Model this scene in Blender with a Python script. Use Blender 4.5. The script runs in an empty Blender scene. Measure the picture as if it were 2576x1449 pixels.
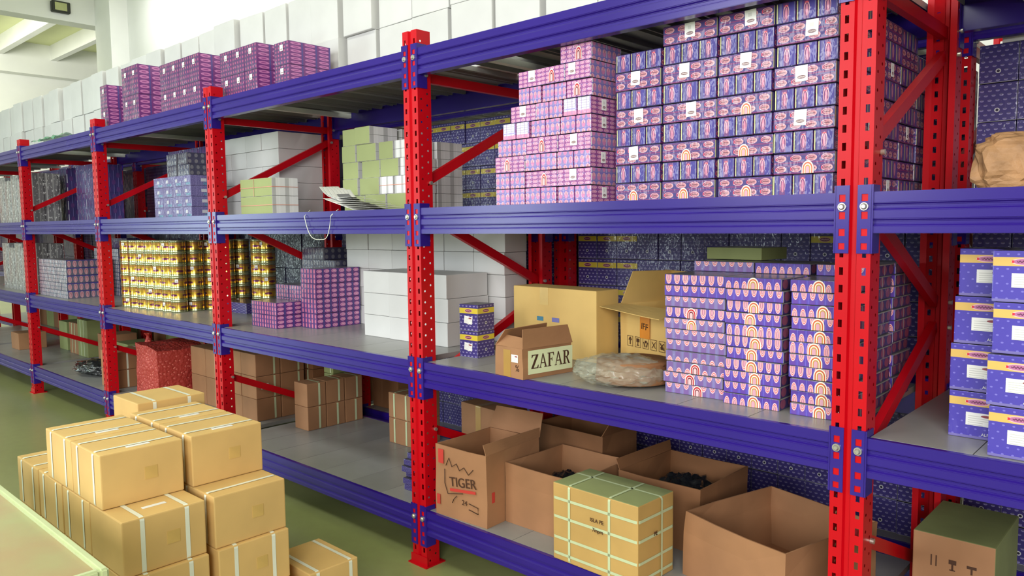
import bpy, bmesh, math, random
from mathutils import Vector, Matrix, noise
random.seed(7)
S = bpy.context.scene
COL = S.collection

# ------------------------------------------------------------------ camera
YAW, PITCH, ROLL = 0.7471, -0.0806, -0.0105
cam_d = bpy.data.cameras.new('camera'); cam = bpy.data.objects.new('camera', cam_d); COL.objects.link(cam)
cam_d.sensor_width = 36.0; cam_d.lens = 27.085; cam_d.clip_end = 200
cam.location = (11.3467, -2.4688, 1.7204)
F = Vector((-math.sin(YAW)*math.cos(PITCH), math.cos(YAW)*math.cos(PITCH), math.sin(PITCH)))
R0 = Vector((math.cos(YAW), math.sin(YAW), 0)); U0 = R0.cross(F)
Rr = R0*math.cos(ROLL) + U0*math.sin(ROLL); Ur = -R0*math.sin(ROLL) + U0*math.cos(ROLL)
cam.rotation_euler = Matrix((Rr, Ur, -F)).transposed().to_euler()
S.camera = cam

# ------------------------------------------------------------------ world, lights, exposure
w = bpy.data.worlds.new('world'); S.world = w; w.use_nodes = True
bg = w.node_tree.nodes['Background']; bg.inputs[0].default_value = (0.93, 0.97, 1.0, 1); bg.inputs[1].default_value = 0.35
S.view_settings.view_transform = 'Standard'; S.view_settings.look = 'None'
S.view_settings.exposure = -0.32; S.view_settings.gamma = 1.0; S.view_settings.use_curve_mapping = False

def area(name, loc, target, sx, sy, power, color=(1, 1, 1)):
    l = bpy.data.lights.new(name, 'AREA'); l.shape = 'RECTANGLE'; l.size = sx; l.size_y = sy
    l.energy = power; l.color = color
    o = bpy.data.objects.new(name, l); COL.objects.link(o); o.location = loc
    o.rotation_euler = (Vector(target) - Vector(loc)).to_track_quat('-Z', 'Y').to_euler()
    return o
# daylight through the tall openings on the camera's side of the hall
area('window_light', (13.4, -6.0, 3.0), (9.0, 0.0, 1.2), 3.2, 2.8, 470, (1.0, 0.98, 0.94))
area('window_light', (7.6, -6.6, 3.4), (7.0, 0.0, 1.3), 2.4, 2.4, 230, (0.97, 0.99, 1.0))
area('door_light', (3.2, -6.2, 1.9), (4.0, 0.0, 1.4), 1.5, 2.6, 170, (0.86, 1.0, 0.97))
area('door_light', (-5.6, -6.2, 1.9), (-1.0, 0.0, 1.5), 2.6, 2.8, 190, (0.8, 1.0, 0.95))
# added fill lamps brightening the rear wall, the aisle and the far wall
area('fill_light', (4.0, 3.0, 6.4), (4.0, 4.1, 4.0), 16.0, 0.7, 520, (1.0, 1.0, 0.99))
area('fill_light', (6.0, -3.4, 6.4), (6.0, -0.6, 1.0), 14.0, 1.0, 260, (1.0, 1.0, 0.98))
area('fill_light', (-8.6, 0.0, 5.4), (-13.0, 3.6, 4.2), 3.0, 2.0, 420, (1.0, 1.0, 0.85))

# ------------------------------------------------------------------ helpers
def srgb(r, g, b):
    f = lambda c: (c/255/12.92) if c/255 <= 0.04045 else ((c/255+0.055)/1.055)**2.4
    return (f(r), f(g), f(b), 1)

class NB:
    def __init__(s, name):
        s.mat = bpy.data.materials.new(name); s.mat.use_nodes = True
        s.t = s.mat.node_tree; s.N = s.t.nodes; s.L = s.t.links
        s.b = s.N['Principled BSDF']
    def new(s, typ, **kw):
        n = s.N.new(typ)
        for k, v in kw.items(): setattr(n, k, v)
        return n
    def put(s, inp, v):
        if hasattr(v, 'is_linked') or hasattr(v, 'links'): s.L.new(v, inp)
        else: inp.default_value = v
    def m(s, op, a, b=0.0, c=0.0):
        n = s.new('ShaderNodeMath', operation=op); s.put(n.inputs[0], a); s.put(n.inputs[1], b); s.put(n.inputs[2], c)
        return n.outputs[0]
    def mix(s, f, a, b, blend='MIX'):
        n = s.new('ShaderNodeMix', data_type='RGBA', blend_type=blend)
        s.put(n.inputs[0], f); s.put(n.inputs[6], a); s.put(n.inputs[7], b); return n.outputs[2]
    def noise(s, scale, detail=2.0, vec=None, rough=0.5):
        n = s.new('ShaderNodeTexNoise'); n.inputs['Scale'].default_value = scale; n.inputs['Detail'].default_value = detail
        n.inputs['Roughness'].default_value = rough
        if vec is not None: s.L.new(vec, n.inputs['Vector'])
        return n
    def coord(s, which='Object'):
        return s.new('ShaderNodeTexCoord').outputs[which]
    def bump(s, h, strength, dist, inp='Normal'):
        n = s.new('ShaderNodeBump'); n.inputs['Strength'].default_value = strength; n.inputs['Distance'].default_value = dist
        s.L.new(h, n.inputs['Height']); s.L.new(n.outputs[0], s.b.inputs[inp])
    def box(s, u, v, u0, u1, v0, v1):
        a = s.m('MULTIPLY', s.m('GREATER_THAN', u, u0), s.m('LESS_THAN', u, u1))
        b = s.m('MULTIPLY', s.m('GREATER_THAN', v, v0), s.m('LESS_THAN', v, v1))
        return s.m('MULTIPLY', a, b)

MATS = {}
def mat(name, col, rough=0.5, metal=0.0, coat=0.0, var=0.06, nscale=6.0, bump=0.0, bscale=40.0, spec=0.5, stretch=None, var2=None, alpha=None, trans=0.0):
    if name in MATS: return MATS[name]
    n = NB(name); b = n.b
    base = srgb(*col)
    vec = n.coord('Object')
    if stretch:
        mp = n.new('ShaderNodeMapping'); mp.inputs['Scale'].default_value = stretch; n.L.new(vec, mp.inputs[0]); vec = mp.outputs[0]
    nz = n.noise(nscale, 4, vec)
    dark = tuple(c*(1-var*3) for c in base[:3]) + (1,) if var2 is None else srgb(*var2)
    lite = tuple(min(1, c*(1+var*2)) for c in base[:3]) + (1,)
    c = n.mix(n.m('MULTIPLY', n.m('SUBTRACT', nz.outputs[0], 0.25), 2.0), dark, lite)
    oi = n.new('ShaderNodeObjectInfo')
    br = n.m('ADD', n.m('MULTIPLY', oi.outputs['Random'], var*2), 1-var)
    vm = n.new('ShaderNodeVectorMath', operation='SCALE'); n.L.new(c, vm.inputs[0]); n.L.new(br, vm.inputs['Scale'])
    n.L.new(vm.outputs[0], b.inputs['Base Color'])
    b.inputs['Roughness'].default_value = rough; b.inputs['Metallic'].default_value = metal
    b.inputs['Coat Weight'].default_value = coat; b.inputs['Coat Roughness'].default_value = 0.15
    b.inputs['Specular IOR Level'].default_value = spec
    if alpha is not None: b.inputs['Alpha'].default_value = alpha
    if trans: b.inputs['Transmission Weight'].default_value = trans
    if bump:
        nb = n.noise(bscale, 3, vec); n.bump(nb.outputs[0], bump, 0.01)
    MATS[name] = n.mat
    return n.mat

def pat(name, base, layers, rough=0.45, coat=0.5, wrap=0.5, wscale=14.0, metal=0.0):
    """printed packaging: base colour plus printed marks in each face's own 0..1 coordinates"""
    if name in MATS: return MATS[name]
    n = NB(name); uv = n.new('ShaderNodeSeparateXYZ'); n.L.new(n.coord('UV'), uv.inputs[0])
    u, v = uv.outputs[0], uv.outputs[1]
    c = srgb(*base)
    nz = n.noise(5.0, 3, n.coord('Object'))
    c = n.mix(n.m('MULTIPLY', nz.outputs[0], 0.3), c, srgb(*[min(255, x+26) for x in base]))
    for L in layers:
        k = L[0]
        if k in ('oval', 'scrib'):
            _, nx, ny, cx, cy, rx, ry, stag, col = L[:9]
            lim = L[9] if len(L) > 9 else None
            vv = n.m('MULTIPLY', v, ny); uu = n.m('MULTIPLY', u, nx)
            if stag: uu = n.m('ADD', uu, n.m('MULTIPLY', n.m('MODULO', n.m('FLOOR', vv), 2.0), stag))
            fu = n.m('FRACT', uu); fv = n.m('FRACT', vv)
            du = n.m('DIVIDE', n.m('SUBTRACT', fu, cx), rx); dv = n.m('DIVIDE', n.m('SUBTRACT', fv, cy), ry)
            d = n.m('ADD', n.m('MULTIPLY', du, du), n.m('MULTIPLY', dv, dv))
            mk = n.m('LESS_THAN', d, 1.0)
            if k == 'scrib':
                wv = n.m('SINE', n.m('MULTIPLY', du, 17.0)); mk = n.m('MULTIPLY', mk, n.m('LESS_THAN', n.m('ABSOLUTE', n.m('SUBTRACT', dv, n.m('MULTIPLY', wv, 0.45))), 0.5))
            if lim: mk = n.m('MULTIPLY', mk, n.box(u, v, *lim))
        elif k == 'rect': mk = n.box(u, v, *L[1:5]); col = L[5]
        elif k == 'vs': mk = n.m('FRACT', n.m('MULTIPLY', u, L[1])); mk = n.m('MULTIPLY', n.m('GREATER_THAN', mk, L[2]), n.m('LESS_THAN', mk, L[3])); col = L[4]
        elif k == 'hs': mk = n.m('FRACT', n.m('MULTIPLY', v, L[1])); mk = n.m('MULTIPLY', n.m('GREATER_THAN', mk, L[2]), n.m('LESS_THAN', mk, L[3])); col = L[4]
        elif k == 'cell':   # marks only in the part of a repeating cell: nx, ny, u0,u1,v0,v1
            fu = n.m('FRACT', n.m('MULTIPLY', u, L[1])); fv = n.m('FRACT', n.m('MULTIPLY', v, L[2])); mk = n.box(fu, fv, *L[3:7]); col = L[7]
        elif k == 'speck':
            sp = n.noise(L[1], 1, n.coord('UV')); mk = n.m('GREATER_THAN', sp.outputs[0], L[2]); col = L[3]
        c = n.mix(mk, c, srgb(*col))
    n.L.new(c, n.b.inputs['Base Color'])
    n.b.inputs['Roughness'].default_value = rough; n.b.inputs['Metallic'].default_value = metal
    n.b.inputs['Coat Weight'].default_value = coat; n.b.inputs['Coat Roughness'].default_value = 0.08
    if wrap:
        mp = n.new('ShaderNodeMapping'); mp.inputs['Scale'].default_value = (1, 1, 0.6); n.L.new(n.coord('Object'), mp.inputs[0])
        oi = n.new('ShaderNodeObjectInfo'); n.L.new(n.m('MULTIPLY', oi.outputs['Random'], 30.0), mp.inputs['Location'])
        nb = n.noise(wscale, 3, mp.outputs[0], 0.6); n.bump(nb.outputs[0], wrap, 0.03, 'Coat Normal')
    MATS[name] = n.mat
    return n.mat

# ------------------------------------------------------------------ mesh building
def mk(name, bm, mats, parent=None, loc=None, rz=0.0, smooth=False):
    me = bpy.data.meshes.new(name); bm.to_mesh(me); bm.free()
    for m_ in (mats if isinstance(mats, (list, tuple)) else [mats]): me.materials.append(m_)
    if smooth:
        for p in me.polygons: p.use_smooth = True
    return inst(name, me, parent, loc, rz)
def inst(name, me, parent=None, loc=None, rz=0.0):
    o = bpy.data.objects.new(name, me); COL.objects.link(o)
    if parent: o.parent = parent
    if loc is not None: o.location = loc
    if rz: o.rotation_euler[2] = rz
    return o
def tag(o, label, cat, group=None, kind=None):
    if label: o['label'] = label
    if cat: o['category'] = cat
    if group: o['group'] = group
    if kind: o['kind'] = kind
    return o
def empty(name, loc, rz=0.0):
    o = bpy.data.objects.new(name, None); COL.objects.link(o); o.location = loc; o.rotation_euler[2] = rz; o.empty_display_size = 0.1
    return o
def add_box(bm, x0, x1, y0, y1, z0, z1, mi=0):
    vs = [bm.verts.new((x, y, z)) for x in (x0, x1) for y in (y0, y1) for z in (z0, z1)]
    for q in ((0, 1, 3, 2), (4, 6, 7, 5), (0, 4, 5, 1), (2, 3, 7, 6), (0, 2, 6, 4), (1, 5, 7, 3)):
        f = bm.faces.new([vs[i] for i in q]); f.material_index = mi
    return vs
def add_bar(bm, a, b, w_, h_, mi=0, up=(0, 0, 1)):
    a, b = Vector(a), Vector(b); d = (b-a).normalized(); s = d.cross(Vector(up)).normalized()*w_/2; t = s.normalized().cross(d)*h_/2
    vs = [bm.verts.new(p + i*s + j*t) for p in (a, b) for i, j in ((-1, -1), (1, -1), (1, 1), (-1, 1))]
    for q in ((0, 1, 2, 3), (7, 6, 5, 4), (0, 4, 5, 1), (1, 5, 6, 2), (2, 6, 7, 3), (3, 7, 4, 0)):
        f = bm.faces.new([vs[i] for i in q]); f.material_index = mi
def add_cyl(bm, c, r, h, n=20, axis='z', r2=None, mi=0):
    r2 = r if r2 is None else r2
    A, B = [], []
    for i in range(n):
        t = 2*math.pi*i/n; a, b = math.cos(t), math.sin(t)
        for lst, rr, hh in ((A, r, 0), (B, r2, h)):
            p = (a*rr, b*rr, hh) if axis == 'z' else ((a*rr, -hh, b*rr) if axis == 'y' else (hh, a*rr, b*rr))
            lst.append(bm.verts.new(Vector(c)+Vector(p)))
    for i in range(n):
        f = bm.faces.new((A[i], A[(i+1) % n], B[(i+1) % n], B[i])); f.material_index = mi
    f = bm.faces.new(A[::-1]); f.material_index = mi; f = bm.faces.new(B); f.material_index = mi
def tube(pts, r, name, m_, parent=None, n=6):
    bm = bmesh.new(); rings = []
    pts = [Vector(p) for p in pts]
    for i, p in enumerate(pts):
        d = (pts[min(i+1, len(pts)-1)]-pts[max(i-1, 0)]).normalized()
        s = d.cross(Vector((0.13, 0.27, 0.95))).normalized(); t = d.cross(s)
        rings.append([bm.verts.new(p + r*(math.cos(2*math.pi*k/n)*s + math.sin(2*math.pi*k/n)*t)) for k in range(n)])
    for a, b in zip(rings, rings[1:]):
        for k in range(n): bm.faces.new((a[k], a[(k+1) % n], b[(k+1) % n], b[k]))
    bm.faces.new(rings[0][::-1]); bm.faces.new(rings[-1])
    return mk(name, bm, m_, parent, smooth=True)

def face_uv(bm, w_, d_, h_, x=0, y=0, z=0):
    """0..1 coordinates on every face from its main direction; slot 0 front/back, 1 sides, 2 top/bottom"""
    uvl = bm.loops.layers.uv.verify(); bm.normal_update()
    for f in bm.faces:
        nrm = f.normal; ax = max(range(3), key=lambda i: abs(nrm[i]))
        f.material_index = (1, 0, 2)[ax]
        for l in f.loops:
            c = l.vert.co
            p, q, r = (c.x-x)/w_+0.5, (c.y-y)/d_+0.5, (c.z-z)/h_
            l[uvl].uv = ((1-q if nrm.x < 0 else q, r), (1-p if nrm.y > 0 else p, r), (p, q))[ax]
_cache = {}
def box_mesh(key, w_, d_, h_, mats, bev=0.003, bulge=0.0, sub=None):
    k = (key, round(w_, 4), round(d_, 4), round(h_, 4), bulge)
    if k in _cache: return _cache[k]
    bm = bmesh.new()
    if sub:       # a wrapped bundle of several cartons side by side along x or y
        ax, n_ = sub
        for i in range(n_):
            g = 0.002
            if ax == 'x': add_box(bm, -w_/2+w_*i/n_+g, -w_/2+w_*(i+1)/n_-g, -d_/2, d_/2, 0, h_)
            else: add_box(bm, -w_/2, w_/2, -d_/2+d_*i/n_+g, -d_/2+d_*(i+1)/n_-g, 0, h_)
    else: add_box(bm, -w_/2, w_/2, -d_/2, d_/2, 0, h_)
    if bulge:
        bmesh.ops.subdivide_edges(bm, edges=bm.edges[:], cuts=5, use_grid_fill=True)
        for v in bm.verts:
            a, b, c = v.co.x/(w_/2), v.co.y/(d_/2), v.co.z/h_*2-1
            fa, fb, fc = 1-a*a, 1-b*b, 1-c*c
            nz = noise.noise(v.co*9)*0.4
            if abs(a) > .99: v.co.x += a*bulge*(fb*fc)*(1+nz)
            if abs(b) > .99: v.co.y += b*bulge*(fa*fc)*(1+nz)
            if c > .99: v.co.z += bulge*(fa*fb)*(0.6+nz)
    elif bev: bmesh.ops.bevel(bm, geom=bm.edges[:], offset=bev, segments=2, affect='EDGES', profile=0.6)
    face_uv(bm, w_, d_, h_)
    me = bpy.data.meshes.new(key); bm.to_mesh(me); bm.free()
    for m_ in mats: me.materials.append(m_)
    _cache[k] = me
    return me
def band_mesh(key, a, h_, wd, m_, run='x', off=0.0, zc=None, b=None, thick=0.002, rad=0.012):
    """flat strap loop: run 'x' passes over top and the x faces, 'y' over top and y faces, 'z' goes round the sides"""
    k = (key, run, round(a, 3), round(h_, 3), round(off, 3), None if b is None else round(b, 3), zc)
    if k in _cache: return _cache[k]
    bm = bmesh.new(); loop = []
    A, B = a/2, (h_/2 if b is None else b/2)
    for cx_, cy_, t0 in ((A-rad, B-rad, 0), (-A+rad, B-rad, 90), (-A+rad, -B+rad, 180), (A-rad, -B+rad, 270)):
        for t in (0, 30, 60, 90):
            tt = math.radians(t0+t); loop.append((cx_+math.cos(tt)*(rad+thick), cy_+math.sin(tt)*(rad+thick)))
    rings = []
    for s in (-wd/2, wd/2):
        r_ = []
        for p, q in loop:
            if run == 'x': co = (p, off+s, q+h_/2)
            elif run == 'y': co = (off+s, p, q+h_/2)
            else: co = (p, q, zc+s)
            r_.append(bm.verts.new(co))
        rings.append(r_)
    n_ = len(loop)
    for i in range(n_): bm.faces.new((rings[0][i], rings[0][(i+1) % n_], rings[1][(i+1) % n_], rings[1][i]))
    me = bpy.data.meshes.new(key); bm.to_mesh(me); bm.free(); me.materials.append(m_); _cache[k] = me
    return me
def plate(name, w_, h_, m_, parent, loc, face='y', t=0.0015, rz=0.0, tilt=0.0):
    """thin label lying on a face: face 'y' looks to -y, 'x' looks to +x, 'z' looks up"""
    bm = bmesh.new()
    if face == 'y': add_box(bm, -w_/2, w_/2, -t, 0, -h_/2, h_/2)
    elif face == 'x': add_box(bm, 0, t, -w_/2, w_/2, -h_/2, h_/2)
    else: add_box(bm, -w_/2, w_/2, -h_/2, h_/2, 0, t)
    face_uv(bm, w_, w_ if face == 'x' else max(h_, 1e-3), h_, z=-h_/2)
    if face == 'x':
        uvl = bm.loops.layers.uv.verify()
        for f in bm.faces:
            for l in f.loops: l[uvl].uv = (l.vert.co.y/w_+0.5, l.vert.co.z/h_+0.5)
    for f in bm.faces: f.material_index = 0
    o = mk(name, bm, m_, parent, loc)
    if rz: o.rotation_euler[2] = rz
    if tilt:
        if face == 'x': o.rotation_euler[0] = tilt
        else: o.rotation_euler[1] = tilt
    return o
def text(body, size, m_, parent, loc, face='y', name='lettering', t=0.0008, tilt=0.0):
    c = bpy.data.curves.new('t', 'FONT'); c.body = body; c.size = size; c.extrude = t; c.align_x = 'CENTER'; c.align_y = 'CENTER'
    o = bpy.data.objects.new('t', c); COL.objects.link(o)
    dg = bpy.context.evaluated_depsgraph_get(); me = bpy.data.meshes.new_from_object(o.evaluated_get(dg))
    bpy.data.objects.remove(o); me.materials.clear(); me.materials.append(m_)
    q = inst(name, me, parent, loc)
    q.rotation_euler = (math.pi/2, tilt, 0) if face == 'y' else ((math.pi/2, 0, math.pi/2) if face == 'x' else (0, 0, tilt))
    return q
_ARC = {}
def arch(kind, w_, h_, parent, loc):
    """die-cut arch label: concentric half-rings facing -y"""
    if (kind, w_) not in _ARC:
        cols = {'w': [(244, 238, 222), (206, 96, 52), (246, 238, 214), (196, 150, 70), (214, 160, 180)], 'r': [(232, 226, 220), (196, 20, 36), (238, 190, 190), (120, 20, 40), (226, 190, 196)]}[kind]
        bm = bmesh.new(); rs = [1, .82, .62, .46, .3]; n_ = 14; base = -.5*h_
        prof = lambda q, k: (math.cos(math.pi*k/n_)*w_/2*q, base+math.sin(math.pi*k/n_)*h_*.62*q+h_*.38*min(1, q*1.0)*(1 if 0 < k < n_ else 1))
        for j, q in enumerate(rs):
            pts_ = [(math.cos(math.pi*k/n_)*w_/2*q, base+h_*.38+math.sin(math.pi*k/n_)*h_*.62*q) for k in range(n_+1)]
            pts_ = [(w_/2*q, base)] + pts_ + [(-w_/2*q, base)]
            f_ = bm.faces.new([bm.verts.new((x, -.0012-.0003*j, z_)) for x, z_ in pts_]); f_.material_index = j
        bmesh.ops.reverse_faces(bm, faces=[f_ for f_ in bm.faces if f_.normal.y > 0])
        bm.normal_update()
        me = bpy.data.meshes.new('arch_label'); bm.to_mesh(me); bm.free()
        for c_ in cols: me.materials.append(mat('arch print %d %d %d' % c_, c_, .5, coat=.2, var=.01))
        _ARC[(kind, w_)] = me
    return inst('arch_label', _ARC[(kind, w_)], parent, loc)
ORD = ['lowest', 'second', 'third', 'fourth', 'fifth', 'sixth', 'seventh', 'eighth', 'ninth', 'tenth', 'eleventh', 'twelfth', 'thirteenth', 'fourteenth', 'fifteenth', 'sixteenth', 'seventeenth', 'eighteenth', 'nineteenth', 'twentieth',
       'twenty-first', 'twenty-second', 'twenty-third', 'twenty-fourth', 'twenty-fifth', 'twenty-sixth', 'twenty-seventh', 'twenty-eighth', 'twenty-ninth', 'thirtieth', 'thirty-first', 'thirty-second', 'thirty-third', 'thirty-fourth', 'thirty-fifth', 'thirty-sixth']
def rowword(i, n_=99): return 'bottom row' if i == 0 else ('top row' if i == n_-1 else ORD[i] + ' row up')
def colword(i, n_=99): return 'leftmost' if i == 0 else ('rightmost' if i == n_-1 else ORD[i] + ' from the left')

# ------------------------------------------------------------------ materials
RED = mat('red paint', (196, 4, 22), 0.38, coat=0.0, spec=0.28, var=0.05, nscale=3, stretch=(1, 1, .3))
BLUE = mat('violet blue paint', (46, 24, 130), 0.26, coat=0.1, var=0.04, nscale=2)
DECK = mat('grey galvanised deck', (150, 150, 148), 0.38, metal=0.0, var=0.07, nscale=2.5, coat=0.15)
ZINC = mat('zinc', (205, 205, 195), 0.3, metal=0.8)
KRAFT = mat('kraft board', (164, 118, 82), 0.75, var=0.06, nscale=4)
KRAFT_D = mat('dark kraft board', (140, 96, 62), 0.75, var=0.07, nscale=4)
YELL = mat('yellow kraft board', (222, 186, 112), 0.7, var=0.05, nscale=3)
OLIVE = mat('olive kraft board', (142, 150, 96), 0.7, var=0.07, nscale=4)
STRAP = mat('white plastic strap', (236, 240, 222), 0.35, var=0.03)
STRAP_G = mat('pale green strap', (200, 212, 170), 0.4, var=0.03)
WHITE = mat('white board', (212, 212, 211), 0.6, var=0.03, nscale=3)
PAPER = mat('white paper', (238, 238, 234), 0.7, var=0.03)
TAPE = mat('brown tape', (176, 138, 74), 0.2, coat=0.5, var=0.03)
BLACKP = mat('black plastic', (34, 36, 40), 0.22, coat=0.8, var=0.1, bump=0.5, bscale=25)
GREENP = mat('dark green plastic film', (60, 76, 40), 0.2, coat=0.8, var=0.15, bump=0.6, bscale=25)
INK = mat('dark brown ink', (74, 44, 26), 0.7, var=0.0)
REDINK = mat('red ink', (196, 58, 48), 0.7, var=0.0)
WALLM = mat('white plaster', (232, 233, 230), 0.85, var=0.02, nscale=1.2)
CEILM = mat('pale yellow plaster', (222, 226, 178), 0.85, var=0.03, nscale=0.7)
STRING = mat('string', (232, 236, 220), 0.6)
PINKSTR = mat('pink string', (214, 150, 130), 0.6)

PINK, RING, DKR = (214, 160, 184), (150, 70, 132), (196, 60, 90)
lab_l = [('rect', .12, .88, .1, .9, (232, 232, 230)), ('oval', 1, 1, .5, .28, .32, .1, 0, (120, 60, 70)), ('scrib', 1, 1, .5, .28, .28, .06, 0, (210, 200, 200))]
STICK = pat('price sticker', (244, 244, 242), [('oval', 1, 1, .5, .27, .34, .11, 0, (110, 70, 78)), ('scrib', 1, 1, .5, .27, .3, .07, 0, (205, 190, 190)), ('cell', 1, 1, .3, .62, .55, .8, (220, 220, 218))], wrap=0, coat=.1)
STICKR = pat('red arch sticker', (240, 238, 232), [('oval', 1, 1, .5, .1, .42, .52, 0, (190, 20, 40)), ('oval', 1, 1, .5, .06, .3, .38, 0, (236, 190, 190)), ('oval', 1, 1, .5, .04, .22, .3, 0, (150, 30, 50)), ('oval', 1, 1, .5, .0, .1, .2, 0, (230, 190, 200))], wrap=0, coat=.1)
ARCHW = pat('white arch print', (246, 240, 226), [('oval', 1, 1, .5, 0, .42, .86, 0, (214, 110, 60)), ('oval', 1, 1, .5, 0, .32, .7, 0, (250, 244, 226)), ('oval', 1, 1, .5, 0, .24, .54, 0, (200, 160, 80)), ('oval', 1, 1, .5, 0, .14, .38, 0, (220, 170, 190))], wrap=0, coat=.1)
ADDR = pat('white address label', (238, 238, 232), [('hs', 6, .3, .5, (190, 190, 186)), ('rect', .0, 1, .82, 1, (240, 240, 236)), ('rect', 0, .08, 0, 1, (240, 240, 236)), ('oval', 1, 1, .72, .78, .2, .1, 0, (150, 70, 80)), ('rect', .6, 1, 0, .3, (240, 240, 236))], wrap=0, coat=.1)
DK_SIDE = pat('dark blue pack side', (60, 46, 118), [('hs', 2, .0, .16, (120, 44, 110)), ('hs', 2, .72, .9, (104, 56, 118)),
    ('oval', 4, 2, .5, .5, .37, .31, 0, (222, 170, 178)), ('oval', 4, 2, .5, .5, .31, .245, 0, (128, 50, 104)), ('oval', 4, 2, .54, .5, .29, .19, 0, (206, 140, 150)), ('scrib', 4, 2, .52, .5, .24, .12, 0, (96, 44, 74)), ('cell', 4, 2, .14, .2, .34, .66, (222, 60, 90))], wrap=.45)
DK_END = pat('dark blue pack end', (58, 46, 140), [('vs', 3, .0, .09, (206, 208, 150)), ('vs', 3, .09, .14, (60, 56, 90)), ('vs', 3, .18, .3, (104, 98, 150)), ('vs', 3, .36, .64, (112, 58, 122)), ('vs', 3, .9, .95, (104, 104, 156)),
    ('oval', 3, 1, .52, .52, .14, .34, 0, (232, 176, 186)), ('oval', 3, 1, .52, .48, .112, .30, 0, (112, 50, 110)), ('oval', 3, 1, .52, .46, .06, .28, 0, (206, 130, 160)), ('cell', 3, 1, .44, .6, .78, .84, (240, 90, 110)), ('hs', 1, .0, .05, (44, 34, 100)), ('hs', 1, .95, 1.0, (44, 34, 100))], wrap=.6)
DK_TOP = mat('clear film over dark pack', (96, 92, 110), 0.3, coat=0.6, var=.1)
PK_SIDE = pat('pink pack side', (146, 72, 140), [('hs', 3, .0, .12, (120, 90, 160)),
    ('oval', 5, 4, .5, .5, .4, .36, 0, (232, 180, 210)), ('oval', 5, 4, .5, .5, .31, .26, 0, (176, 92, 150)), ('oval', 5, 4, .52, .5, .24, .16, 0, (228, 164, 190))], wrap=.6)
PK_END = pat('pink pack end', (138, 122, 182), [('vs', 1, .0, .03, (222, 220, 226)), ('vs', 1, .97, 1, (222, 220, 226)), ('vs', 2, .97, 1, (205, 200, 225)), ('hs', 2, .32, .46, (122, 110, 190)),
    ('oval', 6, 2, .5, .0, .34, .42, 0, (226, 160, 180)), ('oval', 6, 2, .5, 1., .34, .46, 0, (206, 130, 178)), ('cell', 6, 2, .46, .54, .0, .3, (150, 80, 130))], wrap=.7)
PK_TXT = pat('pink pack back print', (140, 120, 180), [('vs', 2, .08, .88, (224, 222, 232)), ('hs', 7, .5, .7, (168, 160, 190)), ('rect', 0, 1, .0, .26, (216, 140, 180)), ('vs', 6, .9, 1, (160, 130, 190)), ('rect', .0, .5, .34, .42, (170, 160, 226))], wrap=.7)
PU_SIDE = pat('purple pack long side', (104, 44, 120), [('vs', 3, .86, 1, (70, 60, 130)), ('vs', 3, 0, .06, (84, 70, 140)),
    ('oval', 3, 3, .5, .5, .36, .36, 0, (222, 150, 196)), ('oval', 3, 3, .5, .5, .26, .22, 0, (196, 104, 160)), ('oval', 3, 3, .54, .5, .2, .1, 0, (232, 180, 200))], wrap=.5)
PU_END = pat('purple pack end', (110, 56, 124), [('vs', 5, .0, .3, (76, 62, 120)), ('oval', 5, 3, .6, .5, .24, .46, 0, (196, 104, 140)), ('cell', 5, 3, .56, .66, .2, .8, (224, 150, 170)), ('hs', 3, .0, .1, (70, 56, 120))], wrap=.6)
PU_SIDE_T = pat('small-print purple pack side', (112, 46, 120), [('vs', 3, .88, 1, (84, 64, 140)), ('oval', 3, 6, .5, .5, .38, .34, 0, (196, 120, 178)), ('oval', 3, 6, .5, .5, .2, .14, 0, (150, 70, 140))], wrap=.7)
PU_END_T = pat('small-print purple pack end', (104, 44, 106), [('vs', 5, .0, .2, (74, 52, 110)), ('hs', 6, .0, .22, (80, 56, 104)), ('oval', 5, 6, .6, .6, .22, .26, 0, (170, 84, 128))], wrap=.8)
PU_TOP = mat('grey film over purple pack', (128, 122, 128), 0.3, coat=0.5, var=.12)
SV_SIDE = pat('silver blue pack side', (92, 92, 112), [('oval', 4, 2, .5, .5, .3, .4, 0, (186, 186, 190)), ('oval', 4, 2, .5, .5, .16, .24, 0, (150, 110, 128)), ('vs', 4, .0, .1, (60, 56, 110))], wrap=.8)
SV_PINK = pat('silver pack with pink arches', (96, 96, 120), [('oval', 4, 1, .5, .5, .34, .44, 0, (200, 150, 162)), ('oval', 4, 1, .5, .5, .22, .3, 0, (176, 110, 128)), ('oval', 4, 1, .5, .4, .1, .3, 0, (206, 166, 172)), ('hs', 1, .9, 1, (70, 62, 150))], wrap=.6)
GR_SIDE = pat('dim grey pack', (58, 56, 84), [('oval', 4, 2, .5, .5, .26, .34, 0, (118, 116, 126)), ('vs', 1, .0, .05, (120, 120, 130))], wrap=.7)
LV_FRONT = pat('lavender pack front', (84, 76, 132), [('speck', 30, .56, (140, 132, 180)), ('vs', 5, .0, .12, (120, 112, 166)), ('rect', .40, .62, .4, .7, (190, 190, 200)), ('rect', .5, .95, .1, .3, (84, 130, 160))], wrap=.7)
LV_TOP = PU_TOP
BAR_W = pat('striped blue wrap', (62, 52, 116), [('vs', 6, .0, .16, (112, 106, 166)), ('vs', 6, .16, .3, (46, 38, 96)), ('vs', 1, 0, .035, (206, 206, 226)), ('oval', 3, 4, .5, .5, .2, .36, .5, (96, 60, 126))], wrap=.5)
SILV = pat('silver wrap', (128, 128, 130), [('vs', 2, .0, .1, (200, 202, 200)), ('vs', 2, .46, .56, (170, 172, 170)), ('vs', 2, .8, .9, (90, 90, 92)), ('speck', 16, .62, (214, 216, 214))], wrap=1.0, rough=.25)
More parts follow.
